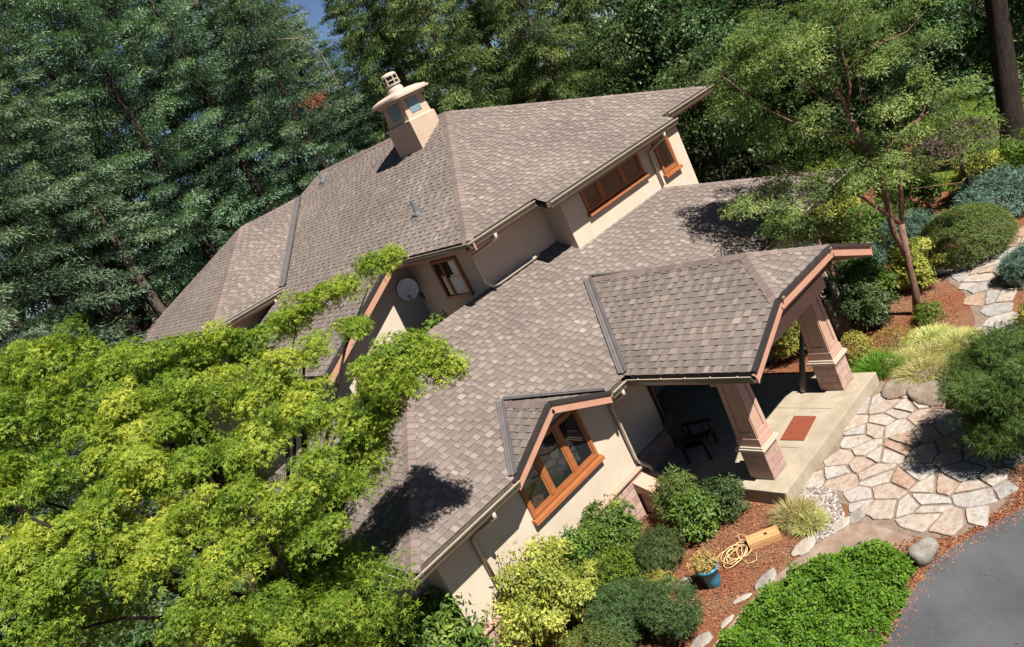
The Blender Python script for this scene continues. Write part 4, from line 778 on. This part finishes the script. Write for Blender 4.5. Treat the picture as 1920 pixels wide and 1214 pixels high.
shrub('flowering_shrub', 'pale green bush beside the porch gable end', 'shrub', 'greenleaf', (10.9, -.9, .8), (.6, .6, .7), 220, 24, .12, .085, .032, lobes=3)
shrub('clipped_mound', 'large smooth clipped green mound above the garden path', 'shrub', 'moundleaf', (13.6, -2.3, .42), (1.35, 1.15, .78), 1500, 22, .11, .075, .018, up=.4, shell=.88, low=-.2)
shrub('blue_juniper', 'blue green juniper at the right edge beside the path', 'juniper', 'bluejun', (11.9, -4.35, .3), (.85, .6, .4), 380, 18, .10, .09, .012, 'needle', lobes=4)
shrub('blue_juniper', 'wide blue green juniper behind the clipped mound', 'juniper', 'bluejun', (16.6, -2.3, .4), (1.9, 1.1, .6), 560, 18, .14, .11, .018, 'needle', lobes=5)
shrub('blue_juniper', 'blue green juniper between tree trunk and clipped mound', 'juniper', 'bluejun', (14.6, -.5, .45), (.9, .8, .55), 320, 18, .12, .10, .016, 'needle', lobes=4)
shrub('blue_juniper', 'low blue green juniper just above the porch gable tip', 'juniper', 'bluejun', (13.0, .35, .35), (.8, .6, .4), 260, 18, .12, .10, .016, 'needle', lobes=3)
shrub('yellow_hedge', 'yellow green hedge bush at the right edge by the lawn', 'shrub', 'ivy', (18.3, -3.0, .7), (1.5, 1.2, .8), 420, 24, .17, .11, .045, lobes=5)
shrub('yellow_hedge', 'gold green bush beside the lawn under the purple tree', 'shrub', 'goldleaf', (17.9, -1.4, .6), (1.0, .9, .65), 300, 24, .15, .10, .04, lobes=4)
shrub('green_hedge', 'fresh green bush left of the purple leaved tree', 'shrub', 'greenleaf', (17.0, .4, .8), (1.2, 1.1, .9), 340, 24, .16, .11, .045, lobes=4)
shrub('orange_shrub', 'yellow bush with orange tips above the porch ridge', 'shrub', 'goldleaf', (16.0, 2.1, .8), (.9, .8, .8), 300, 24, .14, .10, .04, lobes=4)
shrub('green_hedge', 'green bush behind the house corner near the yellow bush', 'shrub', 'greenleaf', (18.2, 3.4, 1.0), (1.4, 1.2, 1.1), 340, 24, .16, .11, .045, lobes=4)
shrub('green_hedge', 'green bush deep in the garden under the fine leaved tree', 'shrub', 'greenleaf', (15.3, .9, .6), (.8, .8, .7), 240, 24, .14, .10, .04, lobes=3)
shrub('small_shrub', 'tiny green bush at the foot of the red barked tree', 'plant', 'greenleaf', (10.0, -2.6, .22), (.35, .3, .26), 80, 18, .09, .07, .025)
shrub('large_mugo_pine', 'big dark green mugo pine at the right edge over the patio', 'pine', 'pine', (5.5, -5.85, .85), (1.36, 1.15, 1.12), 1500, 34, .14, .115, .0075, 'needle', up=.35, lobes=10, shell=.6)
shrub('yellow_plant', 'small yellow plant at the right edge behind the mugo pine', 'plant', 'goldleaf', (9.3, -5.1, .3), (.5, .4, .35), 110, 20, .1, .08, .03)

# low leafy mound between bed and driveway: one mass of ground cover with an uneven top
def mound():
    reg = [(-3.6, -3.2), (-1.8, -3.1), (-.6, -3.12), (.4, -3.22), (1.2, -3.55), (1.85, -4.1), (2.1, -4.7), (1.95, -5.2), (1.3, -5.28), (.4, -5.3), (-.8, -5.35), (-3.6, -5.5)]
    P = []; 
    while len(P) < 3400:
        x, y = RN.uniform(-3.6, 2.2), RN.uniform(-5.5, -3.0)
        if not inside(reg, x, y): continue
        d = min(math.hypot(max(0, min(1, ((x - a[0]) * (c[0] - a[0]) + (y - a[1]) * (c[1] - a[1])) / ((c[0] - a[0]) ** 2 + (c[1] - a[1]) ** 2))) * (c[0] - a[0]) + a[0] - x, max(0, min(1, ((x - a[0]) * (c[0] - a[0]) + (y - a[1]) * (c[1] - a[1])) / ((c[0] - a[0]) ** 2 + (c[1] - a[1]) ** 2))) * (c[1] - a[1]) + a[1] - y) for a, c in zip(reg, reg[1:]))
        h = .48 * min(1, (d / .45)) ** .55 + .10 * math.sin(x * 5.1 + y * 3) * math.cos(y * 6.3 - x) + .08 * math.sin(x * 11 + 1) * math.sin(y * 9 + x)
        P.append((x, y, max(.04, h * RN.uniform(.72, 1.08) + (RN.random() < .04) * .09)))
    P = np.array(P); N = nrm(np.array([0, 0, 1.0]) + G.normal(size=P.shape) * .35)
    o = add_np('hedge', [spray_leaves(G, P, N, 30, .095, .052, .032, 'leaf', .45)], 'ivy'); tag(o, 'low bright green leafy mound between the mulch bed and the driveway', 'ground cover')
    b = MB(); b.prism([(x * .97, (y + 4.3) * .9 - 4.3, 0) for x, y in reversed(reg)], (0, 0, .10)); c = obj('root_mat', b, 'soil', o); return o
mound()

# ================================================================== trees
def limb_tree(name, label, cat, base, limbs, bark, group=None):
    t = empty(name, base, label, cat, group); b = MB()
    for pts, r in limbs: b.tube(pts, r, 8, jit=.10, rng=RN)
    obj('trunk', b, bark, t, smooth=True); return t
MAPLE = [[-5.5,3.85,8.54,0.6],[-4.92,3.4,8.47,0.6],[-4.59,2.72,7.94,0.59],[-4.06,2.24,7.68,0.55],[-3.38,2.05,7.46,0.52],[-2.78,1.9,7.2,0.49],[-1.86,1.99,7.19,0.46],[-1.2,2.05,7.25,0.4],[-0.53,2.06,7.22,0.35],[0.07,2.02,7.29,0.26],[0.39,1.92,7.3,0.1],[-1.07,1.72,6.6,0.15],[-2.17,1.54,6.7,0.36],[-2.79,1.46,6.66,0.52],[-3.69,1.18,6.89,0.54],[-4.5,1.45,7.08,0.64],[-5.17,1.91,7.33,0.64],[-5.7,2.45,7.78,0.64],[-6.27,2.67,7.97,0.62],[-2.12,-0.18,6.3,0.28],[-1.97,-0.77,6.39,0.27],[-1.71,-1.05,6.18,0.24],[-1.47,-1.2,5.86,0.12],[-2.39,-0.34,6.03,0.27],[-2.75,0.03,5.93,0.33],[-3.29,0.35,6.1,0.44],[-2.2,-0.97,6.09,0.23],[-1.49,-0.62,6.37,0.11],[-2.41,-0.56,5.71,0.14],[-2.55,1.13,6.2,0.28],[-2.26,-0.77,6.16,0.27],[-2.04,-1.17,6.23,0.19],[-2.71,-0.21,5.7,0.24],[-2.89,0.18,5.31,0.31],[-2.67,-0.15,5.21,0.21],[-3.14,-0.06,4.85,0.28],[-4.24,-0.67,4.85,0.28],[-2.35,-0.89,6.0,0.2],[-1.54,-1.02,6.23,0.16],[-2.52,-0.17,5.48,0.16],[-3.04,0.98,6.21,0.3],[-4.1,0.24,6.28,0.54],[-5.07,0.48,6.41,0.46],[-5.53,0.83,6.81,0.59],[-6.19,1.32,7.21,0.48],[-6.77,1.55,7.4,0.57],[-3.91,-0.36,5.72,0.39],[-3.07,0.13,5.16,0.38],[-3.54,-0.32,5.11,0.33],[-2.71,0.13,5.21,0.18],[-4.43,-0.56,5.49,0.31],[-4.9,-0.35,5.84,0.5],[-5.61,-0.01,6.08,0.53],[-6.21,0.45,6.49,0.56],[-6.92,0.8,6.75,0.55],[-5.33,-0.71,5.4,0.33],[-5.67,-0.69,5.47,0.41],[-6.18,-0.44,5.85,0.33],[-6.88,-0.03,6.28,0.49],[-7.48,0.31,6.39,0.45],[-5.41,-0.88,4.71,0.23],[-5.83,-0.88,4.96,0.37],[-4.77,-1.16,4.16,0.21],[-7.53,0.07,5.93,0.38],[-6.31,-0.85,5.14,0.33],[-5.47,-1.19,4.45,0.3]]
tb = (-4.9, 2.1, 0)
limbs = [([tb, (-4.85, 2.0, 1.2), (-4.7, 1.8, 2.4)], [.20, .17, .14]), ([(-4.7, 1.8, 2.4), (-3.8, 1.3, 3.9), (-3.0, 1.5, 5.4), (-2.0, 2.0, 6.6)], [.13, .09, .05, .015]), ([(-4.8, 1.9, 1.9), (-5.4, 1.3, 3.8), (-6.2, .8, 5.8), (-6.8, .6, 7.0)], [.13, .09, .06, .02]), ([(-4.7, 1.8, 2.4), (-4.5, 2.2, 4.6), (-4.3, 2.6, 6.6), (-4.2, 2.7, 7.8)], [.13, .09, .06, .02]), ([(-4.6, 1.7, 2.8), (-4.6, .5, 4.0), (-4.8, -.4, 5.2)], [.1, .07, .02]), ([(-4.1, 1.45, 3.4), (-3.4, .5, 4.6), (-2.9, -.1, 5.2), (-2.4, -.4, 5.6)], [.08, .05, .03, .01])]
for m_ in MAPLE[::3]: limbs.append(([(-4.6 + (m_[0] + 4.6) * .3, 1.6 + (m_[1] - 1.6) * .3, 3.0 + (m_[2] - 3.0) * .35), (-4.6 + (m_[0] + 4.6) * .7, 1.6 + (m_[1] - 1.6) * .7, 3.2 + (m_[2] - 3.2) * .75), (m_[0], m_[1], m_[2] - .1)], [.04, .025, .008]))
mp = limb_tree('maple_tree', 'wide yellow green maple covering the lower left house corner', 'tree', tb, limbs, 'darkbark')
parts = []
for x, y, z, r in MAPLE:
    parts += tufted(G, (x, y, z), r * .92, .72, max(6, int(17 * (r / .55) ** 2)), (.17, .33), 10, 25, .13, .064, .029, 'palm', .55, .5)
for q in range(30):                                       # sparser inner foliage under the outer layers
    m_ = MAPLE[RN.randrange(12, len(MAPLE))]; c = (min(-4.0, m_[0] * .8 - .9 + RN.uniform(-.5, .5)), m_[1] + RN.uniform(.6, 2.2), m_[2] - RN.uniform(1.3, 2.6))
    P, N = blob_sprays(G, c, (.8, .8, .35), 46, .8, .3, -.8); parts.append(spray_leaves(G, P, N, 20, .22, .085, .034, 'palm', .5, t0=np.full(len(P), .25)))
add_np('crown', parts, 'maple', mp, tb)

RTREE = [[9.05,-0.97,7.32,1.3],[9.61,-1.12,7.61,1.3],[10.66,-1.56,7.37,1.4],[10.82,-2.35,7.27,1.2],[10.1,-3.34,6.77,1.2],[11.44,-3.27,6.02,0.9],[9.2,-0.4,6.25,0.9],[9.05,-0.84,6.5,1.2],[9.9,-1.2,6.47,1],[9.78,-3.04,6.16,0.8],[9.31,-0.63,5.28,1.1],[9.24,-0.35,5.49,0.9],[9.2,-1.63,5.58,0.8],[9.7,-1.52,4.49,1.1],[10.7,-1.78,4.28,1.0],[9.65,-0.33,4.24,1.0],[8.55,-1.6,3.92,1.0],[9.09,-0.02,3.42,0.9],[8.96,-0.63,2.95,0.6],[9.27,-2.11,3.75,1.1],[9.21,-2.97,4.1,1.0],[11.41,-1.57,2.47,0.8],[10.78,-3.2,4.15,0.9],[11.39,-3.61,4.3,1.0],[13.5,-3.36,3.29,0.9],[12.53,-3.6,4.4,0.6],[12.38,-3.85,2.93,0.6],[11.6,-2.33,3.08,0.8],[8.16,-0.41,4.21,0.7],[9.77,-1.19,2.88,0.7],[8.05,-0.95,2.94,0.4],[10.05,-3.31,5.15,0.6],[9.44,-0.25,4.5,0.9],[9.43,0.22,4.04,0.8],[7.88,-1.35,4.09,0.8],[9.23,-1.03,2.89,0.7],[9.18,-2.02,3.01,0.6],[10.57,-1.67,2.13,0.5],[10.46,-1.65,5.88,0.7],[8.93,-2.09,7.12,1.0],[11.73,-2.25,6.66,1.0],[12.24,-3.17,5.03,0.7],[10.29,-1.65,4.89,0.7],[10.22,-0.55,6.7,0.9]]
rb = (10.30, -2.16, 0)
limbs = [([rb, (10.42, -2.25, .6), (10.46, -2.28, 1.22), (10.57, -2.36, 2.28)], [.13, .11, .10, .09]), ([(10.5, -2.3, 1.3), (10.42, -2.2, 2.2), (10.48, -2.29, 3.3), (10.48, -2.29, 3.98), (10.28, -2.15, 5.21)], [.10, .09, .085, .08, .07]),
         ([(10.57, -2.36, 2.28), (10.9, -2.5, 3.2), (11.6, -2.9, 4.2), (12.2, -3.3, 4.9)], [.09, .07, .05, .02]), ([(10.57, -2.36, 2.28), (10.1, -1.9, 3.3), (9.3, -1.3, 4.3), (8.6, -.8, 5.0)], [.08, .06, .045, .02]),
         ([(10.28, -2.15, 5.21), (10.25, -2.13, 5.67), (9.93, -1.89, 6.74), (9.5, -1.5, 7.4)], [.06, .055, .04, .015]), ([(10.28, -2.15, 5.21), (10.5, -2.3, 5.8), (10.55, -2.34, 6.51), (10.58, -2.37, 6.98), (10.9, -2.6, 7.5)], [.055, .05, .045, .04, .015]), ([(10.58, -2.3, 6.1), (10.93, -2.62, 6.35), (11.76, -3.24, 6.3), (12.2, -3.5, 6.5)], [.03, .028, .02, .01]), ([(10.4, -2.2, 4.4), (9.6, -1.6, 5.2), (8.9, -1.1, 6.2), (8.4, -.7, 7.3)], [.055, .04, .03, .015]), ([(10.48, -2.29, 3.9), (11.3, -2.8, 4.3), (12.3, -3.5, 4.5)], [.05, .035, .012])]
for m_ in RTREE[::2]: limbs.append(([(10.45 + (m_[0] - 10.45) * .25, -2.25 + (m_[1] + 2.25) * .25, 3.0 + (m_[2] - 3.0) * .6), (10.45 + (m_[0] - 10.45) * .7, -2.25 + (m_[1] + 2.25) * .7, m_[2] - .35), (m_[0], m_[1], m_[2] - .12)], [.022, .013, .005]))
limbs = [(p, [q * (.62 if k > 1 else .78) for q in rr_]) for k, (p, rr_) in enumerate(limbs)]
rt = limb_tree('red_barked_tree', 'airy green tree with reddish bark right of the porch', 'tree', rb, limbs, 'redbark'); parts = []
for x, y, z, r in RTREE:
    r *= .8; parts += tufted(G, (x, y, z), r * 1.0, .55, max(4, int(10.5 * r * r)), (.22, .46), 11, 22, .17, .078, .032, 'leaf', .75, .4)
add_np('crown', parts, 'rtree', rt, rb)

# purple leaved small tree
pb = (16.6, -1.6, 0); pt = limb_tree('purple_tree', 'small purple leaved tree near the lawn at right', 'tree', pb, [([pb, (16.55, -1.6, .8), (16.5, -1.55, 1.6)], [.06, .05, .04]), ([(16.5, -1.55, 1.6), (16.2, -1.3, 2.2)], [.03, .01]), ([(16.5, -1.55, 1.5), (17, -1.8, 2.3)], [.03, .01])], 'darkbark')
P, N = blob_sprays(G, (16.55, -1.5, 2.15), (1.25, 1.1, .6), 190, .6, .3, -.7); add_np('crown', [spray_leaves(G, P, N, 16, .2, .10, .045)], 'redleaf', pt, pb)

# ---- conifers: a few built trees, copied
def conifer_parts(seed, H_, Rm, z0, dens=1.0, drape=.5, tw=1.0):
    g = np.random.default_rng(seed); BP = []; z = z0; limb = []
    Pn = []; Dn = []; Nn = []; Ln = []; Wn = []; Tn = []
    while z < H_ - .2:
        f = (z - z0) / (H_ - z0); Lb = Rm * (1 - f) ** .75 * (0.75 if f < .06 else 1) + .25; nb = g.integers(3, 7)
        a0 = g.random() * 6.28
        for k in range(nb):
            a = a0 + k * 2 * np.pi / nb + g.normal() * .3; L_ = Lb * g.uniform(.6, 1.12); out = np.array([np.cos(a), np.sin(a), 0]); sd = np.array([-np.sin(a), np.cos(a), 0])
            n = max(4, int(L_ / .15 * dens)); t = np.linspace(.14, 1, n); up0 = .32 * f + .08
            axis = out * (t * L_)[:, None] + np.array([0, 0, 1.0]) * (t * L_ * up0 - drape * .55 * L_ * t ** 2 + .16 * L_ * np.maximum(0, t - .65))[:, None] + np.array([0, 0, z]) + sd * (np.sin(t * 3 + a) * .08 * L_)[:, None]
            if g.random() < .5: limb.append(([(0, 0, z), tuple(axis[n // 2]), tuple(axis[-1])], [.035 * (1 - f) + .012, .02, .006]))
            tip = nrm(np.gradient(axis, axis=0)); btint = g.uniform(.08, .66); wid = g.uniform(.75, 1.25) * tw
            pr_ = (.18 + .32 * np.sin(np.pi * np.clip(t * .82 + .1, 0, 1)) * min(1, L_ / 2.2)) * wid; m = 34
            rd = nrm(g.normal(size=(n, m, 3)) * [1, 1, .75] + [0, 0, .18]); q = g.random((n, m, 1)) ** .5
            ps = axis[:, None] + rd * pr_[:, None, None] * q * [1, 1, .55] - np.array([0, 0, 1.0]) * (drape * .30 * q * pr_[:, None, None])
            dd = rd * .75 + tip[:, None] * .65 + g.normal(size=(n, m, 3)) * .25 + np.array([0, 0, .12 - .55 * drape]); tt = btint + .32 * (t[:, None] - .5) + g.normal(size=(n, m)) * .12 + g.normal(size=(n, 1)) * .08 + .10 * rd[..., 2]
            Pn.append(ps.reshape(-1, 3)); Dn.append(dd.reshape(-1, 3)); Nn.append((np.array([0, -.15, .75]) + rd * .65 + g.normal(size=(n, m, 3)) * .30).reshape(-1, 3))
            Ln.append(g.uniform(.09, .20, n * m) * (1 + .35 * drape * (drape > .8))); Wn.append(g.uniform(.026, .055, n * m)); Tn.append(np.clip(tt.reshape(-1), 0, 1))
        z += .56 / dens * (1 + .25 * (1 - f)) * g.uniform(.6, 1.4)
    return rhombs(np.vstack(Pn), np.vstack(Dn), nrm(np.vstack(Nn)), np.concatenate(Ln), np.concatenate(Wn), np.concatenate(Tn)), limb
def make_conifer(name, label, cat, seed, H_, Rm, z0, mat, bark, group, dens=1.0, drape=.5, tw=1.0):
    t = empty(name, (0, 0, 0), label, cat, group); f, limb = conifer_parts(seed, H_, Rm, z0, dens, drape, tw)
    add_np('crown', [f], mat, t); b = MB(); r0 = H_ * .0125; b.tube([(0, 0, -.2), (.02, 0, H_ * .12), (.05, .03, H_ * .5), (0, .02, H_ * .97)], [r0 * 1.35, r0, r0 * .62, .02], 9, jit=.08, rng=RN)
    for p, r in limb[::2]: b.tube(p, r, 4)
    obj('trunk', b, bark, t, smooth=True); return t
def copy_tree(root, loc, rz, sc, label, group=None):
    r = root.copy(); COL.objects.link(r); r.location = loc; r.rotation_euler = (0, 0, rz); r.scale = (sc, sc, sc); r['label'] = label
    if group: r['group'] = group
    for ch in list(root.children): c = ch.copy(); COL.objects.link(c); c.parent = r
    return r
GF = 'firs in the forest behind the house'
FIR = [make_conifer('fir_tree', '', 'fir tree', 101, 22, 3.7, 6.0, 'conifer', 'darkbark', GF, 1.0, .55), make_conifer('fir_tree', '', 'fir tree', 102, 24, 3.4, 8.0, 'conifer', 'bark', GF, .95, .7), make_conifer('fir_tree', '', 'fir tree', 103, 19, 4.0, 2.5, 'conifer', 'darkbark', GF, 1.05, .4, 1.1)]
CED = [make_conifer('cedar_tree', '', 'cedar tree', 104, 21, 3.6, 2.0, 'cedar', 'bark', 'cedars behind the ridge', 1.0, 1.0, 1.15), make_conifer('cedar_tree', '', 'cedar tree', 105, 18, 3.3, 1.5, 'cedar', 'bark', 'cedars behind the ridge', 1.05, .85, 1.1)]
def make_broad(seed, H_, Rr, mat, z0):
    g = np.random.default_rng(seed); rr = random.Random(seed); t = empty('broadleaf_tree', (0, 0, 0), '', 'tree', 'leafy trees of the forest edge'); parts = []; limbs = [([(0, 0, -.2), (.1, .05, H_ * .35), (.1, .2, H_ * .8)], [.22, .16, .05])]
    for k in range(26):
        a = rr.random() * 6.28; zz = z0 + (H_ - z0) * rr.random() ** .8; q = Rr * math.sqrt(rr.random()) * (1.05 - .5 * (zz - z0) / (H_ - z0)); r = rr.uniform(.8, 1.5); c = (q * math.cos(a), q * math.sin(a), zz)
        P, N = blob_sprays(g, c, (r * 1.2, r * 1.2, r * .7), 44, .6, .4, -.7); parts.append(spray_leaves(g, P, N, 17, .34, .17, .085, 'leaf', .4)); limbs.append(([(.1, .1, max(1, zz - 2)), (c[0] * .6, c[1] * .6, zz - .5), c], [.06, .04, .015]))
    add_np('crown', parts, mat, t); b = MB()
    for p, r in limbs: b.tube(p, r, 6, jit=.08, rng=RN)
    obj('trunk', b, 'darkbark', t, smooth=True); return t
BRO = [make_broad(201, 12, 3.4, 'broad', 1.5), make_broad(202, 9, 3.0, 'broad', .8)]
def polar(az, d): a = R(az); return (-7.54 + d * math.sin(a), -11.40 + d * math.cos(a), 0)
used = set()
def put(kind, az, d, sc, label, group):
    proto = {'F': FIR, 'C': CED, 'B': BRO}[kind[0]][int(kind[1])]; loc = polar(az, d); rz = RN.uniform(0, 6.28)
    if kind not in used: used.add(kind); proto.location = loc; proto.rotation_euler = (0, 0, rz); proto.scale = (sc,) * 3; proto['label'] = label; proto['group'] = group; return proto
    return copy_tree(proto, loc, rz, sc, label, group)
LF_ = ('tall dark fir in the forest left of the chimney', 'firs left of the chimney'); LC_ = ('cedar with drooping green sprays behind the chimney and ridge', 'cedars behind the ridge'); LB_ = ('dark leafy tree at the forest edge behind the right roof', 'leafy trees behind the right roof'); LR_ = ('dark leafy tree in the shade beyond the garden at right', 'leafy trees beyond the garden')
for kd, az, d, sc in (('F2', 3.5, 27, 1.0), ('F0', 8.5, 33, 1.2), ('F1', 11.5, 38, 1.2), ('F1', 6, 40, 1.3), ('F0', 14.8, 41, 1.25), ('F1', 17.8, 43, 1.15), ('F2', 20.5, 41, 1.3), ('F1', 22.7, 45, 1.1), ('F0', 25.2, 42, 1.15), ('F1', 27.5, 44, 1.05), ('F2', 29.6, 42, 1.12), ('F0', 31.3, 46, .98), ('F0', 1, 38, 1.3), ('F2', -2, 30, 1.2),
                       ('F0', 5, 54, 1.7), ('F2', 9, 56, 1.9), ('F0', 12.5, 56, 1.65), ('F2', 16, 57, 1.85), ('F0', 19.3, 57, 1.6), ('F2', 22.6, 58, 1.75), ('F0', 25.6, 58, 1.5), ('F2', 28.6, 58, 1.55), ('F0', 30.9, 60, 1.2), ('F2', 33.4, 43, .76), ('F2', 34.9, 52, .9), ('F1', 32.2, 52, .80)): put(kd, az, d, sc, *LF_)
for kd, az, d, sc in (('C0', 37.0, 42, .98), ('C1', 40.2, 39, 1.05), ('C0', 43.2, 42, .95), ('C1', 46.2, 39, .95), ('C0', 49.4, 42, .88), ('C1', 35.4, 47, 1.08), ('C0', 38.6, 52, 1.15), ('C1', 42, 52, 1.2), ('C0', 45.2, 53, 1.05), ('C1', 48.6, 52, 1.0), ('C0', 52.5, 52, .9)): put(kd, az, d, sc, *LC_)
for kd, az, d, sc in (('B0', 52.5, 36, .95), ('B0', 56, 35, .85), ('B1', 54.2, 31, .75), ('B0', 59, 38, .9), ('B0', 56.8, 44, 1.0), ('B1', 58.5, 32, .8)): put(kd, az, d, sc, *LB_)
for kd, az, d, sc in (('B0', 62, 36, .8), ('B1', 61.5, 31.5, .7), ('B0', 65, 38, .75), ('B1', 64.5, 33, .62), ('B0', 68, 40, .7), ('B1', 67.8, 44, .8), ('B0', 71.5, 42, .7), ('B1', 75, 40, .7), ('B0', 63.5, 46, .95), ('B0', 70, 50, .9), ('B1', 74, 50, .9), ('B0', 78, 46, .8)): put(kd, az, d, sc, *LR_)
# conifer trunk rising past the top right corner
bb = Vector((20.63, -1.52, 0)); bt = limb_tree('fir_tree', 'thick dark fir trunk rising at the upper right edge', 'tree', bb, [([bb + Vector((0, 0, -.2)), bb + Vector((.1, -.07, .8)), (21.24, -1.97, 4.85), (21.9, -2.5, 10), (22.3, -2.8, 16)], [.46, .36, .31, .26, .15])], 'darkbark')
f, limb = conifer_parts(150, 20, 2.6, 7.5, .8, .6); V_, Q_, T_ = f; V_ = V_ + np.array([1.2, -.9, 0]); add_np('crown', [(V_, Q_, T_)], 'conifer', bt)
# slim second trunks in the right-hand shade
for k, (az, d, r) in enumerate(((61.0, 33, .10),)):
    p = Vector(polar(az, d)); t = limb_tree('slender_tree', 'thin bare trunk above the fine leaved tree', 'tree', p, [([p, p + Vector((.1, 0, 3)), p + Vector((.3, .2, 9))], [r * 1.2, r, r * .7])], 'darkbark')
    P, N = blob_sprays(G, (.3, .2, 9.5), (1.6, 1.6, 1.4), 90, .6, .3); add_np('crown', [spray_leaves(G, P, N, 18, .3, .16, .08)], 'broad', t)
# bare leaning trunks at the left, in front of the dark forest
for k, (az, d, r, h) in enumerate(((16.6, 37.5, .24, 12), (14.6, 36.5, .16, 11), (12.0, 36.0, .2, 12))):
    p = Vector(polar(az, d)); t = limb_tree('bare_fir', ('fir with a bare grey trunk just left of the wing roof', 'slim dark trunk beside the bare grey trunk', 'dark trunk farther left of the bare grey trunk')[k], 'fir tree', p, [([p, p + Vector((-.3, .1, h * .5)), p + Vector((-.5, .2, h))], [r * 1.25, r, r * .6])], 'bark' if k == 0 else 'darkbark')
    f, limb = conifer_parts(160 + k, h + 7, 2.4, h - 2, .9, .6); V_, Q_, T_ = f; add_np('crown', [(V_ + np.array([-.45, .2, 0]), Q_, T_)], 'conifer', t)
# rust coloured dead spray and an arched bare branch in the firs
def far_at(az, el, d): a = R(az); return Vector((-7.54 + d * math.sin(a), -11.40 + d * math.cos(a), 9.306 + d * math.tan(R(el))))
p = far_at(31.26, 3.86, 37.5); db_ = empty('dead_branch', p, 'rust red dead branch in the firs left of the chimney', 'branch')
b = MB(); b.tube([(0, 0, 0), (.5, .4, -.2), (1.1, 1.2, -.1)], [.03, .025, .02], 6); o = obj('stick', b, 'bark'); o.parent = db_
P, N = blob_sprays(G, (0, 0, 0), (.62, .4, .22), 34, .5, .1, -.9); add_np('needles', [spray_leaves(G, P, N, 16, .2, .22, .03)], 'rustleaf', db_)
b = MB(); b.tube([far_at(30.87, 8.13, 36.5), far_at(32.18, 7.62, 36.8), far_at(33.0, 6.32, 37.1), far_at(33.08, 4.2, 37.4), far_at(32.98, 2.56, 37.7)], [.012, .022, .03, .036, .04], 7, jit=.1, rng=RN); tag(obj('bare_branch', b, 'greywood', smooth=True), 'pale bare branch arching in front of the firs', 'branch')
# understorey beneath the firs, thick and uncountable
P = []
for k in range(900):
    az, d = RN.uniform(-2, 80), RN.uniform(35, 58); x, y, _ = polar(az, d)
    if x < 13.5 and y < 23: continue
    P.append((x, y, RN.uniform(.15, 1.5)))
for k in range(420):
    x, y = RN.uniform(-13, -3.2), RN.uniform(5.5, 26); P.append((x, y, RN.uniform(.1, .9)))
P = np.array(P); N = nrm(np.array([0, -.3, 1.0]) + G.normal(size=P.shape) * .3)
o = add_np('undergrowth', [spray_leaves(G, P, N, 42, .75, .28, .12, 'leaf', .5)], 'broad'); tag(o, 'dark green ferns and brush covering the forest floor', 'undergrowth', kind='stuff')
P = [];
for k in range(420):
    az, d = RN.uniform(58, 80), RN.uniform(40, 60); x, y, _ = polar(az, d); P.append((x, y, RN.uniform(.5, 4.5)))
for k in range(2600):
    az, d = RN.uniform(-6, 60), RN.uniform(63, 72); x, y, _ = polar(az, d); z = RN.uniform(1, 30 if az < 31.8 else (13.5 if az < 35.6 else 21)); P.append((x, y, z))
P = np.array(P); N = nrm(np.array([-.3, -.4, 1.0]) + G.normal(size=P.shape) * .3)
o = add_np('far_wood', [spray_leaves(G, P, N, 36, 1.0, .32, .16, 'leaf', .5)], 'broad'); tag(o, 'dark mass of far woodland closing the gaps behind the nearer trees', 'woodland', kind='stuff')
